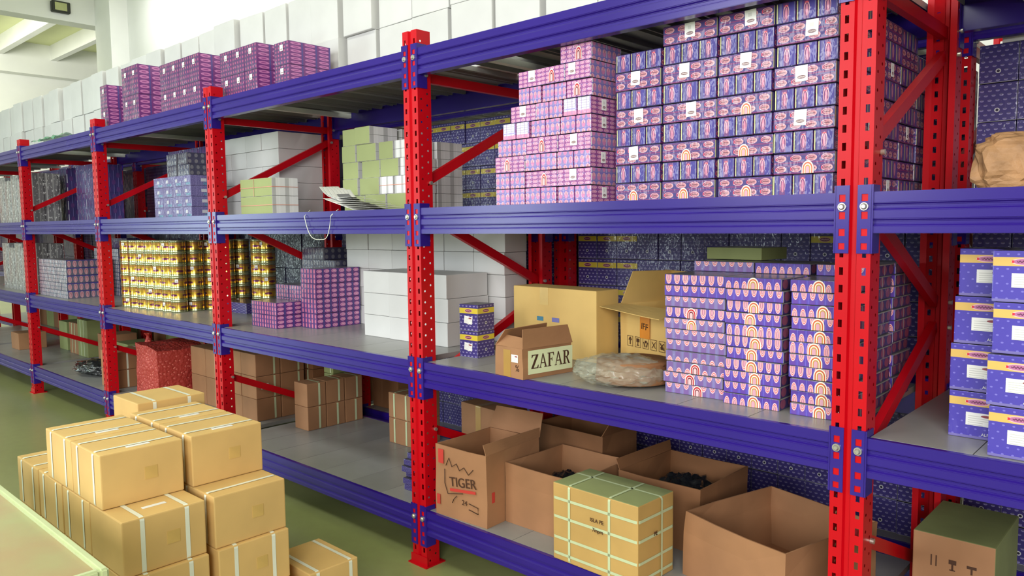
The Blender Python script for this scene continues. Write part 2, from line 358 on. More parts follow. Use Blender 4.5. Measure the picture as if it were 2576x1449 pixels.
BAR_D = pat('dark striped wrap', (44, 38, 78), [('vs', 6, .0, .16, (70, 66, 104)), ('vs', 1, 0, .03, (120, 120, 140)), ('oval', 5, 6, .5, .5, .2, .3, .5, (74, 56, 98))], wrap=.5)
REARD = pat('dark dotted pack', (42, 38, 78), [('oval', 8, 9, .5, .5, .22, .26, .0, (104, 100, 128)), ('hs', 3, .0, .08, (38, 28, 92))], wrap=.5)
def arches(name, base, up, tint, off):
    cy = .0 if up else 1.0
    o = (226, 110, 116) if tint else (228, 120, 132)
    L = [('vs', 7, .0, .03, (140, 126, 220)), ('vs', 7, .2, .8, tuple(int(a*.6+b*.4) for a, b in zip(base, (124, 60, 150))))]
    for rx, ry, c in ((.34, .62, (238, 196, 206)), (.28, .52, o), (.22, .42, (240, 206, 206)), (.16, .34, (150, 70, 110)), (.1, .3, (226, 160, 184))):
        L.append(('oval', 7, 1, .5, cy+off, rx, ry, 0, c))
    L.append(('hs', 1, .95, 1.0, (44, 34, 96)))
    return pat(name, base, L, wrap=.35, coat=.35)
ST = [arches('flat pack arches down', (84, 66, 176), False, 1, -.02), arches('flat pack arches up', (72, 54, 164), True, 1, .06), arches('flat pack arches low', (70, 50, 160), False, 0, -.3),
      arches('flat pack arches mid', (86, 70, 184), True, 0, .34), arches('faded flat pack arches', (124, 114, 168), False, 1, .1), arches('faded flat pack arches up', (118, 110, 160), True, 1, -.16)]
ST_SIDE = pat('flat pack side', (66, 54, 110), [('oval', 3, 1, .5, .5, .34, .4, 0, (150, 80, 110)), ('vs', 2, .0, .05, (190, 190, 180)), ('hs', 1, .9, 1, (150, 150, 146))], wrap=.6)
ST_TOP = mat('grey flat pack top', (132, 132, 130), 0.35, coat=0.3, var=.06)
def ybmat(name, base, band, ov, n_=4, logo=1):
    L = [('oval', 5, 8, .5, .5, .26, .22, .5, ov), ('oval', 5, 8, .5, .62, .2, .12, .5, tuple(int(x*.7) for x in ov))]
    if band: L += [('rect', 0, 1, .66, .86, band), ('oval', 1, 1, .5, .76, .2, .07, 0, (222, 160, 150)), ('oval', 1, 1, .5, .76, .17, .055, 0, (110, 30, 60)), ('scrib', 1, 1, .5, .76, .14, .03, 0, (214, 150, 170))]
    L += [('oval', 1, 1, .5, .3, .07, .06, 0, (214, 214, 220)), ('oval', 1, 1, .5, .3, .04, .035, 0, (40, 34, 60))]
    L += [('hs', 1, 0, .02, (170, 170, 180)), ('vs', 1, 0, .012, (170, 170, 180))]
    return pat(name, base, L, wrap=.5, coat=.4)
YB = ybmat('dark blue carton with yellow band', (58, 46, 122), (222, 198, 60), (158, 150, 204))
YB2 = ybmat('dark blue carton', (58, 48, 120), None, (146, 138, 192))
YB_TOP = mat('dark blue carton top', (70, 68, 84), 0.4, coat=.3, var=.1)
NB_F = pat('blue carton with gold band', (70, 58, 170), [('oval', 6, 7, .5, .5, .14, .12, .5, (120, 112, 206)), ('rect', 0, 1, .7, .87, (222, 184, 100)), ('oval', 1, 1, .52, .785, .22, .07, 0, (236, 190, 190)), ('oval', 1, 1, .52, .785, .19, .052, 0, (186, 110, 160)), ('scrib', 1, 1, .54, .785, .15, .03, 0, (110, 50, 90)), ('rect', .31, .35, .76, .81, (220, 40, 60)), ('hs', 1, .0, .06, (120, 112, 180))], wrap=.2, coat=.4)
GOLD = pat('gold can wrapper', (226, 184, 66), [('hs', 1, .0, .16, (180, 188, 140)), ('hs', 1, .16, .2, (96, 98, 56)), ('hs', 1, .82, .87, (120, 112, 60)), ('hs', 1, .87, 1, (196, 200, 160)),
    ('rect', 0, 1, .64, .8, (208, 156, 96)), ('oval', 4, 1, .5, .45, .3, .1, 0, (130, 70, 100))], wrap=0, metal=.8, rough=.24, coat=.4)
GREENC = mat('khaki paper cover', (156, 166, 112), 0.7, var=.04, nscale=3)
WPAP = pat('paper edges', (226, 226, 226), [('vs', 2, .0, .3, (190, 190, 190)), ('vs', 2, .5, .6, (236, 236, 236)), ('hs', 1, .49, .515, (130, 134, 130))], wrap=0, coat=0, rough=.7)
SACK = None

# ------------------------------------------------------------------ room
def slab(name, x0, x1, y0, y1, z0, z1, m_):
    bm = bmesh.new(); add_box(bm, x0, x1, y0, y1, z0, z1); o = mk(name, bm, m_); tag(o, None, None, None, 'structure'); return o
nf = NB('polished concrete floor'); cz = nf.coord('Object')
f1 = nf.noise(0.8, 5, cz); f2 = nf.noise(14, 3, cz)
fc = nf.mix(f1.outputs[0], srgb(130, 140, 84), srgb(166, 174, 118)); fc = nf.mix(nf.m('MULTIPLY', f2.outputs[0], .35), fc, srgb(120, 108, 78))
nf.L.new(fc, nf.b.inputs['Base Color']); nf.b.inputs['Roughness'].default_value = .28
slab('floor', -16, 18, -9, 6, -0.1, 0, nf.mat)
slab('wall_back', -5.4, 18, 4.1, 4.3, 0, 6.8, WALLM)
slab('wall_left', -13.3, -13.1, -9, 8, 0, 6.8, WALLM)
slab('trim_1', -6.2, -5.4, 3.75, 4.3, 0, 6.8, WALLM)                 # column at the end of the rear wall
slab('ceiling', -14, 18, -6.5, 8, 6.8, 7.0, CEILM)
slab('trim_2', -6.6, -6.2, -6.5, 8, 5.97, 6.8, WALLM)                # cross beam carrying the lamp
for i, yy in enumerate((2.3, 3.55, 4.85, 6.1)): slab('trim_%d' % (3+i), -13.1, -6.6, yy, yy+.16, 6.4, 6.8, WALLM)
slab('trim_7', -13.1, -12.7, -6.5, 8, 5.97, 6.8, WALLM)
t = empty('wall_lamp', (-6.2, 3.09, 6.21)); tag(t, 'small black-framed flood lamp fixed to the pale ceiling beam at top left', 'lamp')
bm = bmesh.new(); add_box(bm, -.0, .12, -.17, .17, -.11, .11); bmesh.ops.bevel(bm, geom=bm.edges[:], offset=.015, segments=1, affect='EDGES'); mk('lamp_housing', bm, mat('lamp black', (40, 42, 34), .5), t)
bm = bmesh.new(); add_box(bm, .12, .13, -.12, .10, -.075, .075); mk('lamp_glass', bm, mat('lamp glass', (178, 182, 130), .2), t)

# ------------------------------------------------------------------ racking
W = 2.1; ZL = (0.292, 1.050, 1.812, 2.577); BH = 0.126; H = 2.665; DEP = 1.0
def post_mesh():
    bm = bmesh.new(); pit = .055; n_ = int(H/pit)
    def quad(a, b, c, d): bm.faces.new([bm.verts.new(p) for p in (a, b, c, d)])
    xs = [(-.053, 0), (-.040, 0), (-.028, 0), (-.012, 0), (-.007, .011), (.007, .011), (.012, 0), (.028, 0), (.040, 0), (.053, 0)]
    zs = []
    for i in range(n_): zs += [(i*pit, i*pit+.016, False), (i*pit+.016, i*pit+.040, True), (i*pit+.040, (i+1)*pit, False)]
    zs.append((n_*pit, H, False))
    for j in range(9):
        if j in (1, 7):
            for z0, z1, hole in zs:
                if not hole: quad((xs[j][0], 0, z0), (xs[j+1][0], 0, z0), (xs[j+1][0], 0, z1), (xs[j][0], 0, z1))
        else: quad((xs[j][0], xs[j][1], 0), (xs[j+1][0], xs[j+1][1], 0), (xs[j+1][0], xs[j+1][1], H), (xs[j][0], xs[j][1], H))
    for sx in (-.053, .053):
        cols = [(0, .012, 0), (.012, .032, 1), (.032, .050, 0), (.050, .070, 2), (.070, .085, 0)]
        for y0, y1, k in cols:
            if not k: quad((sx, y0, 0), (sx, y1, 0), (sx, y1, H), (sx, y0, H)); continue
            zb = .0 if k == 1 else pit/2
            if zb: quad((sx, y0, 0), (sx, y1, 0), (sx, y1, zb), (sx, y0, zb))
            m_ = n_ - (1 if zb else 0)
            for i in range(m_):
                z0 = zb+i*pit; z1 = z0+pit; yc, zc = (y0+y1)/2, (z0+z1)/2; r = .0055
                octo = [(yc+r*math.cos(math.radians(22.5+45*q)), zc+r*math.sin(math.radians(22.5+45*q))) for q in range(8)]
                out = [(y1, zc), (y1, z1), (yc, z1), (y0, z1), (y0, zc), (y0, z0), (yc, z0), (y1, z0)]
                out = [(y1, z1), (yc, z1), (y0, z1), (y0, zc), (y0, z0), (yc, z0), (y1, z0), (y1, zc)]
                for q in range(8):
                    a, b = octo[q], octo[(q+1) % 8]; c, d = out[q], out[(q+1) % 8]
                    quad((sx, *a), (sx, *out[(q-0) % 8]), (sx, *out[(q+1) % 8]), (sx, *b))
            quad((sx, y0, zb+m_*pit), (sx, y1, zb+m_*pit), (sx, y1, H), (sx, y0, H))
        quad((sx, .085, 0), (sx*.55, .085, 0), (sx*.55, .085, H), (sx, .085, H))
    me = bpy.data.meshes.new('upright_post'); bm.to_mesh(me); bm.free(); me.materials.append(RED); return me
POST = post_mesh()
bm = bmesh.new(); add_box(bm, -.07, .07, -.02, .11, 0, .006); add_box(bm, -.062, .062, -.006, -.001, 0, .05); me_ = bpy.data.meshes.new('foot_plate'); bm.to_mesh(me_); bm.free(); me_.materials.append(RED); FOOT = me_
def brace_mesh(a, b):
    bm = bmesh.new(); add_bar(bm, a, b, .045, .028, up=(1, 0, 0)); return bm
BR = [((0, .07, .70), (0, .93, .33)), ((0, .07, .92), (0, .93, 1.30)), ((0, .07, 1.79), (0, .93, 1.40)), ((0, .07, 1.935), (0, .93, 2.36)), ((0, .05, 2.452), (0, .95, 2.452)), ((0, .05, .19), (0, .95, .19))]
br_me = []
for a, b in BR:
    bm = brace_mesh(a, b); m2 = bpy.data.meshes.new('brace'); bm.to_mesh(m2); bm.free(); m2.materials.append(RED); br_me.append(m2)
bm = bmesh.new(); add_cyl(bm, (0, 0, 0), .009, .012, 10, 'x'); BOLTX = bpy.data.meshes.new('bolt'); bm.to_mesh(BOLTX); bm.free(); BOLTX.materials.append(ZINC)
fr_lab = {-2: 'second beyond the left end', -1: 'first beyond the left end', 0: 'at the far left end', 1: 'beside the silver packs', 2: 'left of the gold cans', 3: 'right of the gold cans',
          4: 'before the white cartons', 5: 'nearest the camera', 6: 'beyond the right edge'}
def frame(i, y0, rear):
    x = i*W
    t = empty('upright_frame', (x, y0, 0))
    tag(t, ('red slotted rear-rack upright frame, behind the front one ' if rear else 'red slotted steel front-rack upright frame ') + fr_lab[i], 'rack frame', 'rear rack frames' if rear else 'front rack frames')
    inst('post', POST, t, (0, 0, 0)); p = inst('post', POST, t, (0, DEP, 0)); p.rotation_euler[2] = math.pi
    inst('foot_plate', FOOT, t, (0, 0, 0)); p = inst('foot_plate', FOOT, t, (0, DEP, 0)); p.rotation_euler[2] = math.pi
    for k, m_ in enumerate(br_me):
        b = inst('brace', m_, t)
        for e in BR[k]:
            inst('bolt', BOLTX, b, (.0535 if not rear else .0535, e[1], e[2]))
    return t
for i in range(-1, 7): frame(i, 0, False)
for i in range(-2, 7): frame(i, 1.15, True)

def beam_profile_mesh(L):
    pr = [(.0, 0), (0, -.034), (.009, -.040), (.009, -.050), (0, -.056), (0, -.082), (.009, -.088), (.009, -.098), (0, -.104), (0, -BH), (.045, -BH), (.045, -.028), (.022, -.028), (.022, 0)]
    bm = bmesh.new(); A = [bm.verts.new((0, y, z)) for y, z in pr]; B = [bm.verts.new((L, y, z)) for y, z in pr]
    for k in range(len(pr)):
        k2 = (k+1) % len(pr); bm.faces.new((A[k], A[k2], B[k2], B[k]))
    bm.faces.new(A[::-1]); bm.faces.new(B); bmesh.ops.recalc_face_normals(bm, faces=bm.faces[:])
    bmesh.ops.bevel(bm, geom=[e for e in bm.edges if abs(e.verts[0].co.x-e.verts[1].co.x) > .1], offset=.0018, segments=2, affect='EDGES')
    me = bpy.data.meshes.new('beam'); bm.to_mesh(me); bm.free(); me.materials.append(BLUE); return me
BEAM = beam_profile_mesh(W-.116)
def conn_mesh(s):
    """end connector: plate on the post face with hook holes, plus a leg on the post side. s=+1: plate lies to the left of the beam start"""
    bm = bmesh.new()
    cx0, cx1 = (-.046, -.004); hx0, hx1 = -.034, -.015
    rows = [(.022, -.006, 0), (-.006, -.028, 1), (-.028, -.060, 0), (-.060, -.082, 1), (-.082, -.112, 0), (-.112, -.134, 1), (-.134, -.156, 0), (-.156, -.176, 1), (-.176, -.188, 0)]
    for z1, z0, hole in rows:
        if hole:
            add_box(bm, cx0, hx0, -.005, -.001, z0, z1, 0); add_box(bm, hx1, cx1, -.005, -.001, z0, z1, 0); add_box(bm, hx0, hx1, -.0025, -.001, z0, z1, 1)
        else: add_box(bm, cx0, cx1, -.005, -.001, z0, z1, 0)
    add_box(bm, -.006, 0, -.005, .058, -.188, .022, 0)
    if s < 0:
        for v in bm.verts: v.co.x = -v.co.x
        bmesh.ops.reverse_faces(bm, faces=bm.faces[:])
    me = bpy.data.meshes.new('end_connector'); bm.to_mesh(me); bm.free(); me.materials.append(BLUE); me.materials.append(RED); return me
CL, CR = conn_mesh(1), conn_mesh(-1)
bm = bmesh.new(); add_cyl(bm, (0, 0, 0), .0125, .006, 16, 'y'); add_cyl(bm, (0, -.006, 0), .010, .006, 16, 'y', .006); BOLT = bpy.data.meshes.new('bolt'); bm.to_mesh(BOLT); bm.free(); BOLT.materials.append(ZINC)
lev = ['floor', 'lower', 'middle', 'top']
bay = {-2: 'second distant left bay', -1: 'first distant left bay', 0: 'far left bay', 1: 'second bay from left', 2: 'gold can bay', 3: 'khaki paper bundle bay', 4: 'opened carton bay', 5: 'right edge bay'}
def beam(i, l, y, rear, back):
    x = i*W+.058
    t = empty('shelf_beam', (x, y, ZL[l]))
    tag(t, 'violet blue ribbed beam, %s, %s level, %s' % ('rear rack front edge' if rear else ('back edge' if back else 'front edge'), lev[l], bay[i]), 'shelf beam', 'rack beams')
    if back: t.rotation_euler[2] = math.pi; t.location.x = x+W-.116
    inst('beam', BEAM, t); c = inst('end_connector', CL, t); inst('bolt', BOLT, c, (-.025, -.005, -.044))
    c = inst('end_connector', CR, t, (W-.116, 0, 0)); inst('bolt', BOLT, c, (.025, -.005, -.044))
for i in range(-2, 6):
    for l in range(4):
        if i >= -1: beam(i, l, 0, False, False)
        if i >= 1: beam(i, l, DEP, False, True)
        beam(i, l, 1.15, True, False)
def panel_mesh(wd):
    bm = bmesh.new(); y0, y1, h = .024, .976, .026
    add_box(bm, 0, wd, y0, y1, -.002, 0); add_box(bm, 0, .002, y0, y1, -h, -.002); add_box(bm, wd-.002, wd, y0, y1, -h, -.002)
    add_box(bm, wd*.42, wd*.44, y0, y1, -.016, -.002); add_box(bm, wd*.56, wd*.58, y0, y1, -.016, -.002)
    me = bpy.data.meshes.new('deck_panel'); bm.to_mesh(me); bm.free(); me.materials.append(DECK); return me
PANS = {}
def deck(i, l, y, rear):
    gap = .08 if (l == 3 and not rear and i in (1, 3, 4)) else 0
    n_ = 7; x0 = i*W+.06; tot = W-.12
    t = empty('shelf_deck', (x0, y, ZL[l]))
    tag(t, 'grey sheet-metal deck, %s shelf of the %s rack, %s' % (lev[l], 'rear' if rear else 'front', bay[i]), 'shelf deck', 'rack decks')
    if l == 3 and not rear:
        bm = bmesh.new(); add_box(bm, .205, .245, .06, .94, -.060, -.030); mk('support_bar', bm, mat('pale support bar', (226, 228, 224), .35, var=.02), t)
    x = 0
    ws = [.20] + [(tot-.20-gap)/6]*6 if gap else [tot/7]*7
    for k in range(7):
        wd = ws[k]-.003; key = round(wd, 4)
        if key not in PANS: PANS[key] = panel_mesh(wd)
        inst('deck_panel', PANS[key], t, (x, 0, 0)); x += ws[k] + (gap if k == 0 else 0)
for i in range(-2, 6):
    for l in range(4):
        if i >= -1: deck(i, l, 0, False)
        deck(i, l, 1.15, True)

# ------------------------------------------------------------------ goods
Z_ = Z0, Z1, Z2, Z3 = [z+.0005 for z in ZL]
J = random.uniform
def pack(name, key, c, size, mats, label, cat, group=None, rz=0.0, bev=.003, bulge=0.0, sub=None):
    o = inst(name, box_mesh(key, size[0], size[1], size[2], mats, bev, bulge, sub), None, c, rz)
    return tag(o, label, cat, group)
def strapped(name, c, size, m_, label, cat='carton', group=None, rz=0.0, bands=(), sm=None, wd=.016, tape=None, key=None, bulge=0.0):
    sm = sm or STRAP
    o = pack(name, key or m_.name+' body', c, size, (m_,)*3, label, cat, group, rz, .005, bulge)
    for b in bands:
        run, off = b[0], b[1]
        if run == 'z': me = band_mesh('strap', size[0], size[1], wd, sm, 'z', 0, zc=off, b=size[1])
        else: me = band_mesh('strap', size[0] if run == 'x' else size[1], size[2], wd, sm, run, off)
        inst('strap', me, o)
    if tape == 'x': inst('packing_tape', band_mesh('tape x', size[0], size[2], .05, TAPE, 'x', 0, thick=.001, rad=.006), o)
    if tape == 'y': inst('packing_tape', band_mesh('tape y', size[1], size[2], .05, TAPE, 'y', 0, thick=.001, rad=.006), o)
    return o

# --- bay with the opened cartons, middle shelf: tall wall of dark blue multipacks
P = .0722
xs = [(9.535, .208), (9.750, .222), (9.980, .205), (10.192, .208)]
me_side = lambda w_: box_mesh('dark pack long side', w_, .215, P-.002, (DK_SIDE, DK_END, DK_TOP), .003)
me_end = lambda w_: box_mesh('dark pack ends', w_, .215, P-.002, (DK_END, DK_SIDE, DK_TOP), .003, 0, ('x', 3))
nrows = [8, 9, 9, 9]
sticker_rows = {0: {2: 'r', 4: 's', 6: 's'}, 1: {4: 's', 6: 's', 8: 's'}, 2: {6: 's', 8: 's'}, 3: {1: 'a', 3: 's', 5: 's', 7: 's'}}
arch_rows = {(0, 0), (1, 0), (2, 0), (1, 2), (2, 2), (2, 4)}
for c_, (x0, wd) in enumerate(xs):
    for r in range(nrows[c_]):
        side = (r % 2 == 0) if c_ < 3 else (r % 2 == 1)
        for k in range((5 if r < 8 else 4) if c_ == 3 else 1):
            sd = side if k % 2 == 0 else not side
            me = me_side(wd) if sd else me_end(wd)
            if k == 0:
                lb = 'dark blue multipack with %s, %s of the tall wall, %s' % ('oval logos' if sd else 'arch logos', ['leftmost stack', 'second stack', 'third stack', 'rightmost stack'][c_], rowword(r, nrows[c_]))
            else: lb = 'dark blue multipack, right side of the tall wall, %s, %s from the front' % (rowword(r, 9), ORD[k])
            o = inst('multipack', me, None, (x0+wd/2+J(-.003, .003), .11+.1075+k*.219+J(-.004, .004), Z2+r*P), J(-.012, .012)); tag(o, lb, 'packaged goods', 'dark blue multipacks on the middle shelf')
            if k == 0 and sd:
                s = sticker_rows[c_].get(r)
                if s in ('s', 'r'): plate('price_label', .042, .052, STICK, o, (J(-.02, .02), -.1082, .042), 'y', tilt=J(-.06, .06))
                elif s == 'a' or (c_, r) in arch_rows: arch('w', .040, .042, o, (J(-.02, .02), -.1082, .022))
            if c_ == 3 and not sd and r % 3 == 0: plate('price_label', .030, .05, STICK, o, (wd/2+.0002, 0, .04), 'x')

# --- stepped pile of small pink packs
PP = .0712
rows = [('EEE', 8.918), ('ESS', 8.918), ('SEE', 8.922), ('ESS', 8.932), ('TEE', 8.968), ('SET', 9.012), ('EES', 9.062), ('SSS', 9.062), ('S', 9.295)]
XR = 9.457
for r, (pt, xl) in enumerate(rows):
    x = xl; n_ = len(pt); wd = (XR-xl)/n_
    for k, ch in enumerate(pt):
        right = k == n_-1
        f = {'E': PK_END, 'S': PK_SIDE, 'T': PK_TXT}[ch]; sd = PK_SIDE if (ch != 'S') else PK_END
        o = inst('multipack', box_mesh('pink pack '+ch, wd-.003, .21, PP-.002, (f, sd, DK_TOP), .004, 0, ('x', 2) if ch != 'S' else None), None, (x+wd/2, .155+J(-.005, .005), Z2+r*PP), J(-.02, .02))
        tag(o, 'small pink multipack, %s, %s, in the stepped pile' % (rowword(r, 9), colword(k, n_) if n_ > 1 else 'alone at the summit'), 'packaged goods', 'pink multipacks on the middle shelf')
        if ch == 'S':
            if (r+k) % 2: plate('price_label', .036, .046, STICK, o, (J(-.03, .02), -.106, .044), 'y')
            else: arch('r', .032, .052, o, (J(-.02, .02), -.106, .034))
        if right and ch != 'S': plate('price_label', .03, .045, STICK, o, (wd/2-.001, -.02, .04), 'x')
        x += wd

# --- rear rack filled with yellow-banded cartons
def rear_block(l, i, c0, c1, zb, pl, word):
    for c_ in range(c0, c1):
        for r in range(4):
            banded = pl(c_, r)
            o = inst('banded_carton' if banded else 'small_carton', box_mesh('rear carton b' if banded else 'rear carton', .1385, .12, .155, (YB if banded else YB2, YB2, YB_TOP), .003), None, (i*W+.062+(c_+.5)*.1412, 1.30+J(-.006, .006), zb+r*.157), J(-.02, .02))
            tag(o, '%s carton, %s, %s, %s' % ('yellow-banded' if banded else 'dark blue', word, rowword(r, 4), colword(c_-c0, c1-c0)), 'carton', 'dark blue cartons on the rear rack')
rear_block(2, 3, 4, 14, Z2, lambda c_, r: True, "rear middle shelf beside middle post")
rear_block(2, 4, 9, 14, Z2, lambda c_, r: False, "rear middle shelf past tall wall")
rear_block(2, 5, 0, 3, Z2, lambda c_, r: False, "rear middle shelf, right edge")
rear_block(1, 3, 11, 14, Z1, lambda c_, r: r in (1, 3), "rear lower shelf beside middle post")
rear_block(1, 4, 0, 14, Z1, lambda c_, r: c_ in (0, 1, 2) or (9 < c_ < 12 and r == 3), "rear lower shelf behind opened cartons")
rear_block(1, 5, 0, 5, Z1, lambda c_, r: False, "rear lower shelf, right edge")
rear_block(0, 3, 4, 14, Z0, lambda c_, r: r in (1, 3), "rear floor-level shelf, bundle bay")
rear_block(0, 4, 0, 14, Z0, lambda c_, r: r in (1, 3), "rear floor-level shelf, opened carton bay")
rear_block(0, 5, 0, 5, Z0, lambda c_, r: r in (1, 3), "rear floor-level shelf, right edge")
o = pack('sunlit_spot', 'white parcel', (10.70, 1.30, Z2+4*.157+.001), (.12, .1, .045), (PAPER,)*3, 'small white block standing for a sunlit spot above the upper right blue cartons', 'sunlit_spot')  # added white block painting in a sunlit spot by the rear post
plate('sunlit_spot_end', .04, .035, REDINK, o, (.061, 0, .022), 'x')

# --- lower shelf, three tall stacks of flat packs
FH = .0432
def flat(c, wd, d_, v, rz, label, stick=None):
    me = box_mesh('flat pack %d' % v, wd, d_, FH-.0015, (ST[v], ST_SIDE, ST_TOP), .003)
    o = inst('flat_pack', me, None, c, rz); tag(o, label, 'packaged goods', 'flat arch-pattern packs on the lower shelf')
    if stick: arch('r' if stick == 'r' else 'w', .044, .041, o, (J(-.014, .014), -d_/2-.0005, .0212))
    return o
sp = [(9.852, .262, .18, (4, 4, 5, 5, 4, 4, 4, 2, 4, 0, 2)), (10.102, .216, .155, (1, 0, 0, 2, 0, 2, 3, 0, 2, 0, 1)), (10.345, .205, .150, (0, 1, 1, 2, 0, 3, 1, 0, 1, 0, 1))]
sn = ['left', 'centre', 'right']
for s, (cx, wd, y0, var) in enumerate(sp):
    for k in range(3 if s == 2 else 2):
        nr = 11 if k == 0 else 12
        for r in range(nr):
            st = None
            if k == 0:
                if s == 0: st = 'r' if r in (0, 1, 2, 7) else ('a' if r == 6 else None)
                else: st = 'a' if r not in (9,) else None
            lb = 'flat violet arch-logo pack, %s stack%s, %s' % (sn[s], ' at the shelf edge' if k == 0 else (' one rank back' if k == 1 else ' two ranks back'), rowword(r, nr))
            flat((cx+J(-.006, .006), y0+.105+k*.225+J(-.005, .005), Z1+r*FH), wd, .205, var[r % 11], J(-.03, .03), lb, st)
o = pack('carton', 'olive flat carton', (9.85, .62, Z1+12*FH+.001), (.26, .2, .05), (OLIVE, OLIVE, ST_TOP), 'flat olive carton lying on top of the left stack of violet packs', 'carton', rz=-.1)

# --- yellow carton, ZAFAR carton, IFF carton, wrapped disc, two small blue cartons
o = strapped('carton', (8.852, .62, Z1), (.58, .17, .352), YELL, 'large closed yellow-tan carton standing behind the ZAFAR carton', 'carton', rz=-.07, key='big yellow')
bm = bmesh.new(); add_box(bm, -.03, .03, -.0012, 0, 0, .09); mk('packing_tape', bm, mat('glossy clear tape', (226, 196, 128), .12, coat=.8), o, (-.06, -.0855, .262))
plate('blue_label', .045, .022, mat('teal label', (74, 132, 156), .5), o, (-.09, -.0855, .19), 'y'); plate('blue_label', .05, .022, mat('violet label', (120, 120, 180), .5), o, (.02, -.0855, .19), 'y')

def open_box(name, c, size, m_, label, rz=0.0, flaps=(), th=.006, inner=None, cat='carton', key=None):
    w_, d_, h_ = size
    bm = bmesh.new()
    add_box(bm, -w_/2, w_/2, -d_/2, d_/2, 0, th)
    add_box(bm, -w_/2, w_/2, -d_/2, -d_/2+th, th, h_); add_box(bm, -w_/2, w_/2, d_/2-th, d_/2, th, h_)
    add_box(bm, -w_/2, -w_/2+th, -d_/2+th, d_/2-th, th, h_); add_box(bm, w_/2-th, w_/2, -d_/2+th, d_/2-th, th, h_)
    bmesh.ops.subdivide_edges(bm, edges=bm.edges[:], cuts=2, use_grid_fill=True)
    for v in bm.verts:
        k = v.co.z/h_; nz = noise.noise(Vector((v.co.x*3+c[0], v.co.y*3, k*2)))
        v.co.x += .006*nz*k*3; v.co.y += .006*noise.noise(Vector((v.co.y*4, v.co.x*3+c[1], k)))*k*3
    o = mk(name, bm, m_, None, c, rz); tag(o, label, cat)
    for side, ln, ang, sk in flaps:      # side 'f','b','l','r'; angle 0 = straight up, 90 = folded outwards
        L = w_ if side in 'fb' else d_
        bm = bmesh.new(); add_box(bm, -L/2, L/2, 0, th*.6, 0, ln)
        bmesh.ops.subdivide_edges(bm, edges=bm.edges[:], cuts=3, use_grid_fill=True)
        for v in bm.verts:
            v.co.x *= 1-sk*v.co.z/ln; v.co.y += .012*math.sin(v.co.x*5+c[0]*9)*v.co.z/ln
        f = mk('flap', bm, m_, o)
        base = {'f': (0, -d_/2+th*.2, h_, 0), 'b': (0, d_/2-th*.2, h_, math.pi), 'l': (-w_/2+th*.2, 0, h_, -math.pi/2), 'r': (w_/2-th*.2, 0, h_, math.pi/2)}[side]
        f.matrix_local = Matrix.Translation(base[:3]) @ Matrix.Rotation(base[3], 4, 'Z') @ Matrix.Rotation(math.radians(ang), 4, 'X')
    return o
z = open_box('carton', (9.055, .150, Z1), (.195, .30, .135), KRAFT, 'small opened kraft carton lettered ZAFAR at the shelf edge', rz=-.14,
             flaps=[('r', .085, -12, .06), ('l', .085, -30, .12), ('f', .06, -48, .1)])
LBLG = mat('pale green paper label', (226, 232, 186), .6, var=.03)
plate('paper_label', .265, .105, LBLG, z, (.0982, .012, .072), 'x')
def serif(ch):
    P_ = {'Z': [[(.05, 1), (.72, 1), (.72, .93), (.24, .07), (.58, .07), (.68, .24), (.74, .24), (.72, 0), (0, 0), (0, .06), (.48, .93), (.2, .93), (.1, .78), (.04, .78)]],
          'A': [[(.34, 1), (.44, 1), (.76, .05), (.84, .05), (.84, 0), (.5, 0), (.5, .05), (.6, .05), (.53, .30), (.23, .30), (.15, .05), (.24, .05), (.24, 0), (0, 0), (0, .05), (.08, .05)]],
          'F': [[(0, 1), (.66, 1), (.68, .74), (.63, .74), (.56, .93), (.28, .93), (.28, .55), (.42, .55), (.46, .66), (.5, .66), (.5, .36), (.46, .36), (.42, .48), (.28, .48), (.28, .06), (.38, .06), (.38, 0), (0, 0), (0, .06), (.1, .06), (.1, .94), (0, .94)]],
          'R': [[(0, 1), (.46, 1), (.62, .94), (.68, .78), (.64, .6), (.5, .52), (.72, .06), (.8, .06), (.8, 0), (.58, 0), (.34, .5), (.28, .5), (.28, .06), (.38, .06), (.38, 0), (0, 0), (0, .06), (.1, .06), (.1, .94), (0, .94)]]}[ch]
    holes = {'A': [(.385, .82), (.5, .38), (.27, .38)], 'R': [(.28, .93), (.42, .93), (.48, .84), (.48, .68), (.42, .57), (.28, .57)]}.get(ch)
    return P_[0], holes
def letters(word, hgt, wscale, m_, ground, parent, loc):
    L = []; x = 0
    bm = bmesh.new()
    for ch in word:
        o_, hl = serif(ch)
        for poly, off, mi in ((o_, 0, 0), (hl, .0003, 1)):
            if not poly: continue
            f = bm.faces.new([bm.verts.new((.0004+off, (x+p*wscale)*hgt, q*hgt)) for p, q in poly]); f.material_index = mi
        x += {'Z': .8, 'A': .86, 'F': .74, 'R': .84}[ch]*wscale
    bm.normal_update()
    bmesh.ops.triangulate(bm, faces=bm.faces[:])
    tot = x*hgt
    for v in bm.verts: v.co.y -= tot/2; v.co.z -= hgt/2
    return mk('lettering', bm, [m_, ground], parent, loc)
letters('ZAFAR', .062, .93, INK, LBLG, z, (.1002, .014, .074))
plate('packing_tape', .05, .12, TAPE, z, (-.01, -.1503, .062), 'y'); plate('address_label', .045, .034, ADDR, z, (.045, -.1518, .088), 'y')
text('%', .04, INK, z, (.06, -.1508, .045))

